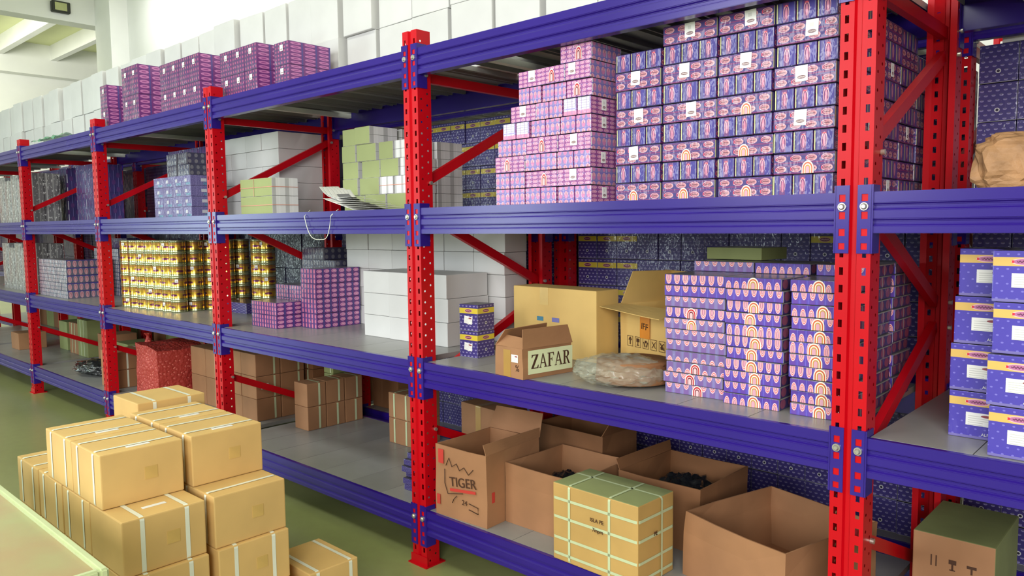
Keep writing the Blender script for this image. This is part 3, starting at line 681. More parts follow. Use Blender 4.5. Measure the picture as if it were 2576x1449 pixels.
f = open_box('carton', (9.45, .75, Z1), (.44, .36, .285), YELL, 'opened yellow-orange carton with IFF tape and handling marks, flaps raised', rz=-.31, flaps=[('b', .17, -28, -.05), ('f', .13, 98, .02), ('l', .16, -12, .3)])
ORG = mat('orange tape', (222, 140, 40), .35, coat=.4)
plate('orange_tape', .07, .13, ORG, f, (-.03, -.1835, .2), 'y'); text('IFF', .042, INK, f, (-.03, -.1860, .19), tilt=.1); text('IFF', .042, INK, f, (-.03, -.1860, .258), tilt=.1)
for k in range(5):
    bm = bmesh.new(); a, b = .021, .025
    for q in ((-a, a, b-.002, b), (-a, a, -b, -b+.002), (-a, -a+.002, -b, b), (a-.002, a, -b, b)): add_box(bm, q[0], q[1], -.0008, 0, q[2], q[3])
    if k == 0: add_box(bm, -.003, .003, -.0008, 0, -.017, .006); add_bar(bm, (-.009, -.0005, .004), (0, -.0005, .018), .006, .001, up=(0, 1, 0)); add_bar(bm, (.009, -.0005, .004), (0, -.0005, .018), .006, .001, up=(0, 1, 0))
    elif k == 1: add_box(bm, -.010, .010, -.0008, 0, .0, .017); add_box(bm, -.002, .002, -.0008, 0, -.014, 0); add_box(bm, -.008, .008, -.0008, 0, -.017, -.013)
    elif k == 2: add_box(bm, -.006, .006, -.0008, 0, .002, .014); add_bar(bm, (-.015, -.0005, .006), (-.004, -.0005, -.017), .005, .001, up=(0, 1, 0)); add_bar(bm, (.015, -.0005, .006), (.004, -.0005, -.017), .005, .001, up=(0, 1, 0))
    elif k == 3: add_bar(bm, (-.013, -.0005, .015), (.013, -.0005, -.015), .003, .001, up=(0, 1, 0)); add_bar(bm, (.013, -.0005, .015), (-.013, -.0005, -.015), .003, .001, up=(0, 1, 0))
    else: add_bar(bm, (-.014, -.0005, .016), (.014, -.0005, -.016), .004, .001, up=(0, 1, 0)); add_box(bm, -.009, .009, -.0008, 0, -.014, -.002); add_bar(bm, (.012, -.0005, .014), (-.01, -.0005, -.006), .004, .001, up=(0, 1, 0))
    mk('handling_mark', bm, INK, f, (-.14+k*.058, -.1833, .112))
# plastic-wrapped round disc
t = empty('wrapped_disc', (9.485, .225, Z1)); tag(t, 'brown round disc wrapped in loose clear plastic, lying before the IFF carton', 'wrapped item')
bm = bmesh.new(); add_cyl(bm, (0, 0, .012), .165, .085, 40, r2=.158); bmesh.ops.bevel(bm, geom=bm.edges[:], offset=.012, segments=3, affect='EDGES'); mk('disc', bm, KRAFT_D, t, (.03, .045, 0), smooth=True)
CLEAR = mat('clear crumpled film', (214, 224, 208), .12, coat=.8, var=.02, bump=1.0, bscale=14, trans=.3, alpha=.34)
bm = bmesh.new(); bmesh.ops.create_icosphere(bm, subdivisions=5, radius=1)
for v in bm.verts:
    p = v.co.copy(); rr = 1+.10*noise.noise(p*3.1)+.09*abs(noise.noise(p*8))
    v.co = Vector((p.x*.205*rr-.01, p.y*.180*rr+.004, max(.0006, .052+p.z*.062*rr+.014*noise.noise(p*6))))
mk('film', bm, CLEAR, t, smooth=True)

for r in range(2):
    o = pack('banded_carton', 'near banded carton', (8.528, .305, Z1+r*.1372), (.125, .13, .136), (YB, YB, YB_TOP), 'small yellow-banded blue carton beside the middle post, %s of the pair' % ('lower' if r == 0 else 'upper'), 'carton', 'pair of small blue cartons', rz=.04+r*.03)
    plate('address_label', .055, .038, ADDR, o, (.0, -.0656, .056), 'y', tilt=.12)

# --- white cartons on the lower shelf
for r in range(3):
    for c_ in range(3):
        x0 = 7.43+c_*.258
        pack('carton', 'white carton', (x0+.128, .56+J(-.006, .006), Z1+r*.1345), (.255, .32, .133), (WHITE,)*3, 'plain white carton in the front white block, %s, %s' % (rowword(r, 3), colword(c_, 3)), 'carton', 'white cartons on the lower shelf', rz=J(-.012, .012), bev=.004)
for r in range(5):
    for c_ in range(6):
        pack('carton', 'white carton rear', (6.785+c_*.2565+.127, .833+J(-.004, .004), Z1+r*.1295), (.253, .19, .128), (WHITE,)*3, 'plain white carton in the rear white block, %s, %s' % (rowword(r, 5), colword(c_, 6)), 'carton', 'white cartons on the lower shelf', rz=J(-.01, .01), bev=.004)

# --- right edge bay
def goldband(c, rz, label):
    o = pack('banded_carton', 'gold band carton', c, (.15, .14, .1455), (NB_F, NB_F, YB_TOP), label, 'carton', 'blue cartons with gold bands at the right edge', rz)
    plate('address_label', .078, .040, ADDR, o, (.012, -.0706, .062), 'y'); text('ALREHAB', .0125, PAPER, o, (.042, -.0712, .016), t=.0003)
for r in range(4):
    goldband((10.812+J(-.004, .004)+(.012 if r == 3 else 0), .275, Z1+r*.147), -.02+J(-.02, .02), 'blue carton with gold band, right edge, %s of the left column' % rowword(r, 4))
    goldband((10.945+J(-.004, .004), .110+.02*(r > 1), Z1+r*.147), -.03+J(-.02, .02), 'blue carton with gold band, right edge, %s of the right column' % rowword(r, 4))
c1 = strapped('carton', (10.69, .72, Z0), (.26, .40, .31), KRAFT, 'brown carton with greenish top, dark handling marks, at the lower right corner', 'carton', key='green top', rz=.0)
c1.data = c1.data.copy(); c1.data.materials[2] = OLIVE; c1.data.materials[1] = OLIVE
for k, q in enumerate((-.06, .0, .06)):
    bm = bmesh.new()
    if k == 0: add_box(bm, -.010, -.006, -.001, 0, -.02, .02); add_box(bm, .006, .010, -.001, 0, -.02, .02)
    elif k == 1: add_box(bm, -.012, .012, -.001, 0, .0, .016); add_box(bm, -.003, .003, -.001, 0, -.02, 0); add_box(bm, -.009, .009, -.001, 0, -.023, -.019)
    else: add_box(bm, -.015, .015, -.001, 0, .0, .01); add_box(bm, -.003, .003, -.001, 0, -.02, 0)
    mk('handling_mark', bm, INK, c1, (q, -.2003, .215))
# crumpled brown paper bag
bm = bmesh.new(); bmesh.ops.create_icosphere(bm, subdivisions=4, radius=1)
for v in bm.verts:
    p = v.co.copy(); nz = noise.noise(p*2.2)*.28+noise.noise(p*5)*.12; s = 1+nz
    e = lambda q: math.copysign(abs(q)**.6, q)
    v.co = Vector((e(p.x)*.11*s, e(p.y)*.10*s, .095+e(p.z)*.094*(1+nz*.5)))
    v.co.z = max(0.0, v.co.z)
tag(mk('paper_bag', bm, mat('crumpled brown paper', (176, 134, 92), .6, var=.12, nscale=12, bump=.5), None, (10.83, .5, Z2)), 'crumpled spotted brown paper bag on the middle shelf at right edge', 'paper bag')

# --- khaki paper bundles, middle shelf
def bundle(c, size, front, side, label, rz=0.0, group='khaki and white paper bundles on the middle shelf'):
    return pack('paper_bundle', 'bundle %s %s' % (front.name, side.name), c, size, (front, side, WPAP), label, 'paper bundle', group, rz, .004)
gr = [[(7.33, .21), (7.55, .20), (7.76, .19)], [(7.33, .155), (7.50, .19), (7.695, .125, 'w'), (7.825, .125, 'w')], [(7.33, .16), (7.515, .175), (7.70, .17), (7.875, .075, 'w')], [(7.33, .14), (7.475, .19), (7.69, .135), (7.83, .10, 'w')], [(7.33, .15, 'g', .0), (7.483, .15, 'g', -.02)]]
for r, row in enumerate(gr):
    for k, it in enumerate(row):
        x0, wd = it[:2]; wh = len(it) > 2 and it[2] == 'w'; dy = it[3] if len(it) > 3 else 0
        o = bundle((x0+wd/2, .45+dy+J(-.006, .006), Z2+r*.1005), (wd-.004, .21, .0995), WPAP if wh else GREENC, WPAP, '%s paper bundle, %s, %s in the stepped khaki pile' % ('white-edged' if wh else 'khaki-covered', rowword(r, 5), colword(k, len(row))))
        if r == 1 and wh: inst('string', band_mesh('pink string', wd, .22, .003, PINKSTR, 'z', 0, zc=.05, b=.21, thick=.003, rad=.004), o)
    if r < 4:
        o = bundle((7.86, .67, Z2+r*.1005), (.18, .2, .0995), WPAP, WPAP, 'white-edged paper bundle, back right of khaki pile, %s' % rowword(r, 5), rz=J(-.04, .04))
    else:
        for q in (0, 1): bundle((7.55+q*.0, .665+q*.0, Z2+r*.1005), (.16, .19, .0995), WPAP, WPAP, 'white-edged paper bundle behind the top of the khaki pile') if q == 0 else None
for r in range(2):
    o = bundle((6.70, .20, Z2+r*.1155), (.40, .19, .114), GREENC, WPAP, '%s khaki paper bundle of the tied pair at the shelf edge' % ('upper' if r else 'lower'), rz=.0, group='tied pair of khaki bundles')
    inst('string', band_mesh('pink string b', .40, .2, .004, PINKSTR, 'z', 0, zc=.057, b=.19, thick=.003, rad=.004), o)
    if r: inst('string', band_mesh('pink string c', .19, .114, .004, PINKSTR, 'y', -.02, thick=.003, rad=.004), o)
# loose papers
PRN = pat('printed sheet', (232, 232, 230), [('hs', 9, .3, .45, (206, 206, 206)), ('rect', .2, .4, .3, .7, (130, 130, 136))], wrap=0, coat=0, rough=.6)
for k in range(8):
    bm = bmesh.new(); a, b = (.15, .10) if k < 5 else (.115, .075); add_box(bm, -a, a, -b, b, 0, .0015)
    bmesh.ops.subdivide_edges(bm, edges=[e for e in bm.edges if e.calc_length() > .1], cuts=6, use_grid_fill=True)
    for v in bm.verts:
        v.co.z += .030*max(0, -v.co.x/a)**2*(1 if k < 5 else 2.2) + .003*math.sin(v.co.y*20)
    face_uv(bm, .3, .22, .03)
    for f_ in bm.faces: f_.material_index = 0
    o = mk('paper_sheet', bm, PRN if k > 3 else PAPER, None, (7.93-.05*k+(.0 if k < 5 else .03), .125+.003*k, Z2+.002+k*.011), -.10+.05*k-(.0 if k < 5 else .1))
    tag(o, 'loose %s sheet in the paper heap before the khaki bundles, %s' % ('printed' if k > 3 else 'white', ['lowest', 'second', 'third', 'fourth', 'fifth', 'sixth', 'seventh', 'topmost'][k] + (' one up' if 0 < k < 7 else '')), 'paper sheet', 'loose papers')
pts = []
for k in range(41):
    t_ = k/40; q = 2*t_-1
    pts.append((7.46+.27*t_+.022*q*(1-t_)+.01*math.sin(5*t_), .035 if k in (0, 40) else -.011, Z2+.010-.168*(1-q*q*q*q*(.7+.3*q*q))))
tag(tube(pts, .0020, 'string_loop', STRING), 'loop of pale string hanging over the middle beam below the loose papers', 'string')

# --- white carton wall and packs in the bay with the gold cans
for r in range(5):
    for c_ in range(4):
        pack('carton', 'white wall carton', (5.245+c_*.24+.119, .765+J(-.004, .004), Z2+r*.124), (.237, .38, .1225), (WHITE,)*3, 'plain white carton in the middle-shelf white wall, %s, %s' % (rowword(r, 5), colword(c_, 4)), 'carton', 'white cartons on the middle shelf', rz=J(-.008, .008), bev=.004)
for r in range(4):
    for c_ in range(4): pack('shrink_pack', 'lavender pack', (4.905+c_*.167+.082, .30, Z2+r*.08), (.163, .2, .078), (LV_FRONT, LV_FRONT, LV_TOP), 'lavender shrink-wrapped pack before the white wall, %s, %s' % (rowword(r, 4), colword(c_, 4)), 'packaged goods', 'lavender packs on the middle shelf', rz=J(-.02, .02), bulge=.003)
for r in range(2):
    for c_ in range(2): pack('shrink_pack', 'dim pack', (5.16+c_*.2, .34, Z2+.322+r*.09), (.17, .2, .088), (GR_SIDE,)*3, 'dark silvery pack on the lavender packs, %s, %s' % (rowword(r, 2), colword(c_, 2)), 'packaged goods', 'dark packs on the lavender pile', rz=J(-.1, .1), bulge=.004)
for r in range(2):
    for c_ in range(3): pack('wrapped_pack', 'striped pack', (4.33+c_*.29+.14, .72, Z2+r*.30), (.28, .28, .298), (BAR_W, BAR_W, DK_TOP), 'tall striped blue pack left of the lavender packs, %s, %s' % (rowword(r, 2), colword(c_, 3)), 'packaged goods', 'striped blue packs', bulge=.004)
    for c_ in range(7): pack('wrapped_pack', 'striped pack', ((.53+.13+c_*.272-.05) if c_ < 5 else (2.125+.14+(c_-5)*.272), .66, Z2+r*.30), (.268, .28, .298), (BAR_W, BAR_W, DK_TOP), 'tall striped blue pack beside the silver packs, %s, %s' % (rowword(r, 2), colword(c_, 7)), 'packaged goods', 'striped blue packs', bulge=.004)
for l, zz in ((2, Z2), (1, Z1)):
    for c_ in range(5): pack('wrapped_pack', 'silver pack', (.78+c_*.25, .29, zz), (.235, .28, .53-.05*(c_ % 2)), (SILV,)*3, 'tall silver wrapped pack, %s shelf, far left bay, %s' % (lev[l], colword(c_, 5)), 'packaged goods', 'silver wrapped packs at the far left', bulge=.006)
strapped('carton', (.26, .72, Z2), (.25, .3, .22), OLIVE, 'olive brown carton behind the silver packs on the middle shelf, far left')

# --- gold cans
def can_mesh():
    bm = bmesh.new(); n_ = 28; prof = [(.0, 0), (.064, 0), (.066, .004), (.064, .009), (.064, .080), (.066, .084), (.066, .093), (.060, .095), (.0, .094)]
    rings = []
    for r, z_ in prof: rings.append([bm.verts.new((r*math.cos(2*math.pi*k/n_), r*math.sin(2*math.pi*k/n_), z_)) for k in range(n_)] if r > 0 else None)
    b0, b1 = bm.verts.new((0, 0, 0)), bm.verts.new((0, 0, .094)); uvl = bm.loops.layers.uv.verify()
    for i in range(1, len(prof)-2):
        for k in range(n_):
            f_ = bm.faces.new((rings[i][k], rings[i][(k+1) % n_], rings[i+1][(k+1) % n_], rings[i+1][k]))
            for l, (uu, vv) in zip(f_.loops, ((k, prof[i][1]), (k+1, prof[i][1]), (k+1, prof[i+1][1]), (k, prof[i+1][1]))): l[uvl].uv = (uu/n_, vv/.095)
            f_.smooth = True
    for k in range(n_):
        bm.faces.new((rings[1][(k+1) % n_], rings[1][k], b0)); bm.faces.new((rings[-2][k], rings[-2][(k+1) % n_], b1))
    me = bpy.data.meshes.new('can'); bm.to_mesh(me); bm.free(); me.materials.append(GOLD); return me
CAN = can_mesh()
bm = bmesh.new(); add_cyl(bm, (0, 0, .094), .062, .0025, 24); LID = bpy.data.meshes.new('lid'); bm.to_mesh(LID); bm.free(); LID.materials.append(mat('can lid', (176, 180, 140), .3, metal=.4))
def can(x, y, z_, label, k):
    o = inst('can', CAN, None, (x, y, z_), J(0, 6.28)); tag(o, label, 'can', 'gold cans stacked on the lower shelf'); inst('lid', LID, o)
    if k:
        q = plate('price_label', .026, .026, STICK, o, (0, 0, 0), 'y'); a = -o.rotation_euler[2]+J(.2, 1.0)
        q.location = (math.sin(a)*.0655, -math.cos(a)*.0655, .062); q.rotation_euler[2] = a
for r in range(6):
    for c_ in range(7): can(4.295+c_*.137, .20+c_*.012, Z1+r*.0968, 'gold can, front of the can block, %s, %s' % (rowword(r, 6), colword(c_, 7)), (c_+r*2) % 5 == 0)
    for k in range(4): can(5.12+(.02 if k else 0), .41+k*.135, Z1+r*.0968, 'gold can, right side of the block, %s, %s behind the corner' % (rowword(r, 6), ['first', 'second', 'third', 'fourth'][k]), (r+k) % 3 == 0)
    for c_ in range(2): can(5.42+c_*.14, .82, Z1+r*.0968, 'gold can in the separate rear columns, %s, %s' % (rowword(r, 6), 'left one' if c_ == 0 else 'right one'), (r+c_) % 3 == 0)
pack('carton', 'flat blue box', (5.55, .62, Z1), (.38, .2, .085), (YB2, YB2, YB_TOP), 'flat dark blue carton in front of the separate can column', 'carton')

# --- purple packs, lower shelf in the bay with the paper bundles
def grid(name, key, x0, y0, z0, nx, ny, nz, s, mats, fmt, group, cat='packaged goods', only=None, bulge=.0015, jit=.004):
    for r in range(nz):
        for k in range(ny):
            for c_ in range(nx):
                if only and not only(c_, k, r): continue
                lb = fmt + ', ' + rowword(r, nz) + (', '+colword(c_, nx) if nx > 1 else '') + ((', front rank' if k == 0 else ', rear rank') if ny > 1 else '')
                pack(name, key, (x0+(c_+.5)*s[0]+J(-jit, jit), y0+(k+.5)*s[1], z0+r*s[2]), (s[0]-.004, s[1]-.004, s[2]-.002), mats, lb, cat, group, J(-.015, .015), .003, bulge)
PUm = (PU_END, PU_SIDE, PU_TOP)
grid('shrink_pack', 'purple pack', 6.41, .20, Z1, 2, 1, 2, (.165, .2, .088), PUm, 'purple oval-logo pack in the low front pile', 'purple packs on the lower shelf')
grid('shrink_pack', 'purple pack', 6.38, .41, Z1, 2, 1, 3, (.165, .2, .092), PUm, 'purple oval-logo pack behind the low front pile', 'purple packs on the lower shelf')
grid('shrink_pack', 'purple pack t', 6.765, .37, Z1, 1, 2, 4, (.185, .178, .1), PUm, 'purple oval-logo pack in the tall narrow pile', 'purple packs on the lower shelf')
grid('shrink_pack', 'dim blue pack', 6.335, .66, Z1, 3, 1, 6, (.14, .22, .088), (GR_SIDE, GR_SIDE, PU_TOP), 'dim silver-blue pack behind the purple piles', 'dim packs behind the purple piles', only=lambda c_, k, r: r < 6-(c_ > 1))
# --- silver packs, second bay from the left, lower shelf
grid('shrink_pack', 'silver small pack', 2.20, .09, Z1, 5, 2, 5, (.168, .21, .076), (SV_SIDE, SV_PINK, PU_TOP), 'small silver-pink pack beside the can bay', 'silver packs on the lower shelf', only=lambda c_, k, r: k == 0 or c_ == 4)
grid('shrink_pack', 'silver small pack', 2.45, .55, Z1, 4, 1, 6, (.168, .21, .08), (SV_SIDE, SV_PINK, PU_TOP), 'small silver pack in the taller rear group', 'silver packs on the lower shelf')
grid('wrapped_pack', 'tall blue pack', 2.22, .82, Z1, 3, 1, 1, (.14, .14, .58), (BAR_W, BAR_W, DK_TOP), 'tall dark blue pack behind the small silver packs', 'tall blue packs')

for i in range(-2, 4):
    for l, zz in ((1, Z1), (2, Z2)):
        for r in range(2):
            for c_ in range(7):
                if i == 3 and (l == 2 and c_ > 1 or l == 1 and c_ > 4): continue
                v = (i+l) % 2 or i == 3
                pack('wrapped_pack', 'rear dark pack %d' % v, (i*W+.062+(c_+.5)*.2823, 1.33+J(-.006, .006), zz+r*.312), (.278, .16, .31), ((REARD if v else BAR_D),)*2+(DK_TOP,), 'tall dark pack, rear rack %s shelf, %s, %s, %s' % (lev[l], ['far left bay', 'second bay', 'can bay', 'bundle bay', 'remote left bay', 'near-remote left bay'][i], 'lower' if r == 0 else 'upper', colword(c_, 7)), 'packaged goods', 'dark packs on the rear rack', rz=J(-.01, .01))
    if i > -2:
        for c_ in range(6 if i < 3 else 1):
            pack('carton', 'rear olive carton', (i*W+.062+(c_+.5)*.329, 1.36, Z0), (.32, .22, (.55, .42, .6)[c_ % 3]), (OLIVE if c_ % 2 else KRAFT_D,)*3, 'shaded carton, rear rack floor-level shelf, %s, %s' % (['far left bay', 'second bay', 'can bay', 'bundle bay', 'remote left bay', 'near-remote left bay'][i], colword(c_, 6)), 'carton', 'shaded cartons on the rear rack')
for i, cs, ls in ((3, (3, 4, 5, 6), (0, 1)), (4, (3, 4, 5, 6), (0, 1, 2)), (5, (0, 1, 2), (0, 1, 2))):  # added ranks of dark packs that block the bright wall behind the posts
    for l in ls:
        for c_ in cs:
            for r in range(2): pack('wrapped_pack', 'rear dark pack 1', (i*W+.062+(c_+.5)*.2823, 1.75, Z_[l]+r*.312), (.278, .16, .31), (REARD, REARD, DK_TOP), 'added dark backing pack, back of rear rack, %s shelf, %s, %s, %s' % (lev[l], ['', '', '', 'bundle bay', 'opened bay', 'edge bay'][i], ['lower', 'upper'][r], ORD[c_]), 'packaged goods', 'added dark packs at the back of the rear rack') if True else None
# --- top of the racks
k = 0
for r in range(2):
    for c_ in range(33):
        x = -1.6+c_*.335
        d_ = .33 if (c_*7+r*3) % 5 else .36
        pack('carton', 'white top carton %d' % (c_ % 3), (x+.1675+J(-.012, .012), .705+J(-.012, .012)-(.03 if (c_ % 4 == 1) else 0), Z3+r*.362), (.318-(c_ % 3)*.008, d_, .360), (WHITE,)*3,
             'white carton on top of the racks, %s, %s' % ('lower tier' if r == 0 else 'upper tier', colword(c_, 33)), 'carton', 'white cartons on top of the racks', rz=J(-.04, .04), bev=.005)
for (x0, n_, h_, y0) in ((4.07, 1, .195, .12), (4.56, 2, .235, .12), (5.30, 4, .195, .12), (6.26, 3, .165, .12), (6.96, 1, .14, .12)):
    lab = {4.07: 'leftmost small group', 4.56: 'second group', 5.30: 'widest group', 6.26: 'fourth group', 6.96: 'rightmost small group'}[x0]
    for r in range(2):
        for c_ in range(n_):
            o = pack('shrink_pack', 'top purple pack', (x0+(c_+.5)*.163, y0+.15, Z3+r*h_), (.16, .30, h_-.002), (PU_END_T, PU_SIDE_T, PU_TOP), 'purple pack on the rack top, %s, %s%s' % (lab, 'lower' if r == 0 else 'upper', (', '+colword(c_, n_)) if n_ > 1 else ''), 'packaged goods', 'purple packs on top of the racks', rz=J(-.02, .02), bulge=.004)
            plate('price_label', .034, .036, STICK, o, (.01, -.1555, h_*.72), 'y')
bm = bmesh.new(); bmesh.ops.create_grid(bm, x_segments=24, y_segments=8, size=1)
for v in bm.verts: v.co = Vector((v.co.x*.42, v.co.y*.10, .03+.03*noise.noise(Vector((v.co.x*4, v.co.y*3, 0)))+.03*(1-v.co.y**2)))
tag(mk('plastic_film', bm, mat('teal plastic film', (110, 200, 170), .2, coat=.6, alpha=.75), None, (2.85, .12, Z3), smooth=True), 'pale teal plastic film lying on the top beam at far left', 'plastic film')

# --- floor-level shelf
strapped('carton', (8.14, .82, Z0), (.34, .24, .36), KRAFT, 'brown carton standing behind the middle post on the floor-level shelf', rz=-.12, tape='y')
tg = open_box('carton', (8.668, .235, Z0), (.34, .41, .352), KRAFT, 'opened kraft carton with red and brown TIGER printing beside the middle post', rz=.05, flaps=[('b', .12, 25, .04), ('r', .05, -6, .0)])
text('TIGER', .066, INK, tg, (.02, -.2115, .19), tilt=-.1); plate('red_stripe', .17, .014, REDINK, tg, (.02, -.2112, .152), 'y', tilt=-.1)
text('24', .035, INK, tg, (.03, -.2112, .095)); plate('red_mark', .035, .07, REDINK, tg, (-.125, -.2112, .30), 'y'); plate('red_mark', .022, .05, REDINK, tg, (-.145, -.2112, .08), 'y')
for p in ([(-.09, .26), (-.07, .3), (-.05, .26), (-.02, .28), (0, .25), (.03, .27), (.06, .24), (.09, .27)], [(-.1, .24), (-.1, .17), (-.08, .12), (-.03, .13), (.02, .14)], [(-.02, .12), (-.04, .10), (-.05, .08)], [(.06, .10), (.12, .09), (.12, .06), (.06, .07)]):
    tube([(a, -.2122, b) for a, b in p], .0022, 'ink_line', INK, tg, 5)
plate('red_mark', .02, .05, REDINK, tg, (.1715, -.16, .14), 'x')
open_box('carton', (8.86, .79, Z0), (.46, .30, .36), KRAFT_D, 'second opened kraft carton standing behind the TIGER carton', rz=-.04, flaps=[('b', .1, 20, .0), ('r', .09, 30, .0)])
open_box('carton', (9.062, .385, Z0), (.43, .43, .29), KRAFT, 'wide opened brown carton right of the TIGER carton, crumpled film inside', rz=.0)
open_box('carton', (9.535, .655, Z0), (.42, .44, .29), KRAFT_D, 'opened brown carton filled with dark plastic behind the strapped carton', rz=-.02, flaps=[('l', .05, 10, 0)])
open_box('carton', (10.09, .43, Z0), (.50, .54, .265), KRAFT, 'large empty opened brown carton left of the nearest post', rz=-.27)
def crumple(name, c, r, m_, label, seed):
    bm = bmesh.new(); bmesh.ops.create_icosphere(bm, subdivisions=5, radius=1)
    for v in bm.verts:
        p = v.co.copy(); q = p*2.2+Vector((seed, seed*2, 0)); s = 1+.25*noise.noise(q)+.22*abs(noise.noise(q*2.7))-.1*abs(noise.noise(q*6))
        v.co = Vector((p.x*r[0]*s, p.y*r[1]*s, max(.0, r[2]+p.z*r[2]*s)))
    return tag(mk(name, bm, m_, None, c, smooth=True), label, 'plastic bag')
crumple('plastic_bag', (8.70, .26, Z0+.012), (.105, .14, .11), GREENP, 'dark green plastic bag inside the TIGER carton', 1.3)
crumple('plastic_bag', (9.06, .385, Z0+.012), (.145, .145, .105), BLACKP, 'dark crumpled film inside the wide brown carton', 4.1)
crumple('plastic_bag', (9.535, .655, Z0+.012), (.145, .155, .118), BLACKP, 'black crumpled plastic bag inside the opened carton behind the strapped one', 7.7)
crumple('plastic_bag', (3.12, .30, Z0+.001), (.3, .18, .07), BLACKP, 'black plastic bag slumped on the floor-level shelf left of the can bay post', 9.4)
OL2 = mat('tan kraft board', (196, 158, 92), .7, var=.05, nscale=4)
sb = strapped('carton', (9.505, .125, Z0), (.44, .25, .335), OL2, 'tan carton bound with many pale straps, olive top, at the floor-level shelf edge', 'carton', rz=-.03, key='strapped tan', sm=STRAP_G,
              bands=[('z', .27), ('z', .19), ('z', .10), ('z', .03), ('y', -.13), ('y', .08)], wd=.012)
sb.data = sb.data.copy(); sb.data.materials[2] = mat('olive green top', (150, 158, 108), .6, var=.05)
inst('strap', band_mesh('strap long', .45, .335, .012, STRAP_G, 'x', .03), sb)
text('ISLA PE', .022, INK, sb, (.02, -.1312, .225)); text('7mpm', .022, INK, sb, (.025, -.1312, .185)); text('PE', .024, INK, sb, (.2312, -.02, .20), 'x')

# bay with the paper bundles, floor-level shelf
for r in range(2):
    for k in range(3): strapped('carton', (6.582, .535+k*.158, Z0+r*.168), (.17, .152, .166), KRAFT, 'strapped brown carton in the two-tier row, %s tier, %s' % ('upper' if r else 'lower', ['nearest', 'middle', 'farthest'][k]), group='strapped cartons on the floor-level shelf', bands=[('x', .02+J(-.01, .01))], sm=STRAP_G, rz=J(-.02, .02), key='row carton')
for r in range(3):
    for q in range(2):
        for k in range(2):
            o = strapped('carton', (5.82+q*.222, .455+k*.205, Z0+r*.168), (.218, .2, .166), KRAFT_D if (r+q) % 2 else KRAFT, 'strapped brown carton right of the post, %s, %s, %s' % (rowword(r, 3), 'left' if q == 0 else 'right', 'front' if k == 0 else 'back'), group='strapped cartons on the floor-level shelf', bands=[('y', -.05)] if q == 0 else [('x', .05)], sm=STRAP_G, key='stack carton', rz=J(-.015, .015))
            if r == 1 and q == 1 and k == 0: plate('address_label', .06, .04, ADDR, o, (.1098, -.03, .09), 'x')
for r in range(3):
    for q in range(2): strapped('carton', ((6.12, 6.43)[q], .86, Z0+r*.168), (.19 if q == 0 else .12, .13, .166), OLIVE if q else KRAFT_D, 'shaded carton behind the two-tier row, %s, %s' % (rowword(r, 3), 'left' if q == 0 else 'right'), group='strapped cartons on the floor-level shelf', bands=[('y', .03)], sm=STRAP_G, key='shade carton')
for r in range(2): strapped('carton', (7.43, .79, Z0+r*.17), (.24, .24, .168), KRAFT, '%s strapped brown carton left of the middle post' % ('upper' if r else 'lower'), group='pair of cartons left of the middle post', bands=[('y', -.06), ('y', .06)], sm=STRAP_G, key='pair carton')
for r in range(6): pack('flat_pack', 'blue flat bundle', (8.215+J(-.012, .012), .27+J(-.02, .02), Z0+r*.034), (.21, .26, .032), (YB2, YB2, YB_TOP), 'flattened blue pack in the low pile against the middle post, %s' % rowword(r, 6), 'flat pack', 'flattened blue packs', rz=J(-.1, .1))
# can bay, floor-level shelf
for r in range(2): strapped('carton', (3.93, .31, Z0+r*.166), (.30, .40, .164), KRAFT, '%s strapped brown carton behind the post at the left of the red sack' % ('upper' if r else 'lower'), group='pair of cartons behind the post', bands=[('x', -.08), ('x', .08)], key='sack carton')
for q in range(2):
    for r in range(2): strapped('carton', (5.17+q*.26, .56, Z0+r*.23), (.255, .36, .228), KRAFT_D if r else KRAFT, 'brown carton right of the red sack, %s, %s' % ('upper' if r else 'lower', 'left' if q == 0 else 'right'), group='cartons right of the red sack', bands=[('y', .04)] if q else [], sm=STRAP_G, key='sack right')
sk = NB('red woven mesh'); vc = sk.new('ShaderNodeTexVoronoi'); vc.inputs['Scale'].default_value = 42; sk.L.new(sk.coord('Object'), vc.inputs['Vector'])
sk.L.new(sk.mix(sk.m('LESS_THAN', vc.outputs['Distance'], .24), srgb(172, 52, 44), srgb(226, 120, 108)), sk.b.inputs['Base Color']); sk.b.inputs['Roughness'].default_value = .55; sk.bump(vc.outputs['Distance'], .6, .01)
t = empty('mesh_sack', (4.73, .34, Z0)); tag(t, 'red mesh sack stretched over a brown box, between the gold-can posts at floor level', 'sack')
bm = bmesh.new(); add_box(bm, -.225, .225, -.2, .2, 0, .46)
bmesh.ops.subdivide_edges(bm, edges=bm.edges[:], cuts=9, use_grid_fill=True)
for v in bm.verts:
    a, b, c_ = v.co.x/.225, v.co.y/.2, v.co.z/.46; n3 = noise.noise(v.co*7)
    if abs(a) > .98: v.co.x += a*.018*(1-b*b)+.012*n3
    if abs(b) > .98: v.co.y += b*.022*(1-a*a)+.012*n3
    if c_ > .98: v.co.z += .02*n3-.03*max(0, a)
mk('sack_body', bm, sk.mat, t, smooth=False)
bm = bmesh.new(); add_cyl(bm, (0, 0, 0), .03, .05, 10, r2=.012); add_cyl(bm, (0, 0, .05), .014, .03, 10, r2=.035); mk('tied_corner', bm, sk.mat, t, (-.19, -.1, .46))
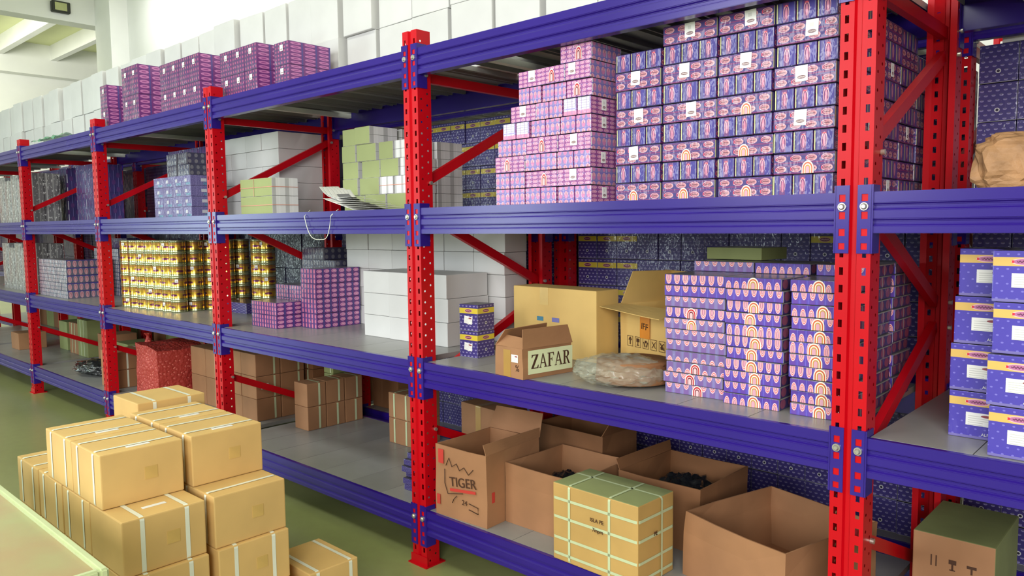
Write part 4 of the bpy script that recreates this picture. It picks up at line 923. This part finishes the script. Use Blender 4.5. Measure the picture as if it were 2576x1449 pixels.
for x, y, s, m_, lb in ((1.58, .72, (.28, .28, .36), KRAFT, 'brown carton in the second bay, left of its strapped neighbour, at floor level'), (1.90, .72, (.30, .3, .42), OLIVE, 'olive strapped carton at floor level in the second bay from the left'),
                        (2.46, .74, (.30, .3, .30), KRAFT, 'brown carton at the middle of the second bay, floor level'), (2.86, .78, (.34, .3, .24), OLIVE, 'low olive carton behind the black bag at floor level'), (.62, .38, (.30, .3, .20), KRAFT, 'low brown carton at floor level, far left edge'), (1.12, .76, (.28, .3, .34), OLIVE, 'olive carton at floor level behind the low far left carton')):
    strapped('carton', (x, y, Z0), s, m_, lb, bands=[('y', -.05), ('y', .05)] if 'strapped' in lb else [], sm=STRAP_G, key='far '+m_.name)

# --- strapped cartons stacked on the floor
bw, bl, bh = .318, .312, .214
fl = mat('floor stack board', (222, 184, 116), .7, var=.05, nscale=3)
def fbox(x, y, z_, run, label, s=None, tp=None):
    s = s or (bl, bw, bh)
    o = strapped('carton', (x, y, z_), s, fl, label, group='strapped cartons stacked on the floor', bands=[(run, -.085), (run, .085)], key='floor carton %s' % str(s), rz=J(-.012, .012), wd=.017)
    plate('tan_patch', .05, .05, mat('tan tape patch', (214, 178, 104), .4, coat=.2), o, (s[0]/2+.0002, .03, s[2]*.5), 'x')
    return o
yl, yr = -1.275, -.920
nm = {yl: 'left column', yr: 'right column'}
for li, (z_, xsl) in enumerate(((0.0, (8.30, 7.98, 7.66, 7.34)), (.216, (8.28, 7.96, 7.64, 7.32)), (.432, (8.262, 7.942, 7.622, 7.302)), (.648, (8.082, 7.762)))):
    for y in (yl, yr):
        for xi, x in enumerate(xsl):
            run = 'y'
            if xi == 0 and (li in (0, 1) or (li == 2 and y == yl)): run = 'x'
            o = fbox(x, y, z_+.0008, run, 'strapped yellow-tan floor-stack carton, %s layer, %s, %s from the camera' % (['floor', 'second', 'third', 'top'][li], nm[y], ['first', 'second', 'third', 'fourth'][xi]))
            if li == 3 or (li == 2 and xi == 0 and y == yl): plate('paper_slip', .02, .09, PAPER, o, (.11 if li == 3 else .06, .0, bh+.0005), 'z')
fbox(7.43, -.87, .649, 'x', 'taller strapped carton lying at the back of the floor stack', (.30, .33, .245))
fbox(8.33, -.57, .0008, 'x', 'single strapped carton on the floor right of the stack', (.32, .25, .214))

# --- green table in the near left corner
t = empty('work_table', (8.03, -2.2, 0)); tag(t, 'pale green rimmed work table at the lower left corner of the view', 'table')
TG = mat('pale green laminate', (196, 208, 160), .35, coat=.3, var=.03)
bm = bmesh.new(); add_box(bm, -1.0, 1.0, -.5, .5, .705, .742); bmesh.ops.bevel(bm, geom=[e for e in bm.edges if abs(e.verts[0].co.z-e.verts[1].co.z) > .01], offset=.03, segments=4, affect='EDGES'); mk('table_top', bm, mat('worn table surface', (150, 160, 112), .25, var=.1, nscale=2.2, var2=(176, 138, 104)), t)
bm = bmesh.new()
for q in ((-1.01, 1.01, .485, .51), (-1.01, 1.01, -.51, -.485)): add_box(bm, q[0], q[1], q[2], q[3], .70, .756)
for q in ((-1.01, -.985), (.985, 1.01)): add_box(bm, q[0], q[1], -.485, .485, .70, .756)
bmesh.ops.bevel(bm, geom=bm.edges[:], offset=.006, segments=2, affect='EDGES'); mk('table_rim', bm, TG, t)
for a in (-.93, .93):
    for b in (-.43, .43):
        bm = bmesh.new(); add_box(bm, a-.025, a+.025, b-.025, b+.025, 0, .705); mk('leg', bm, TG, t)
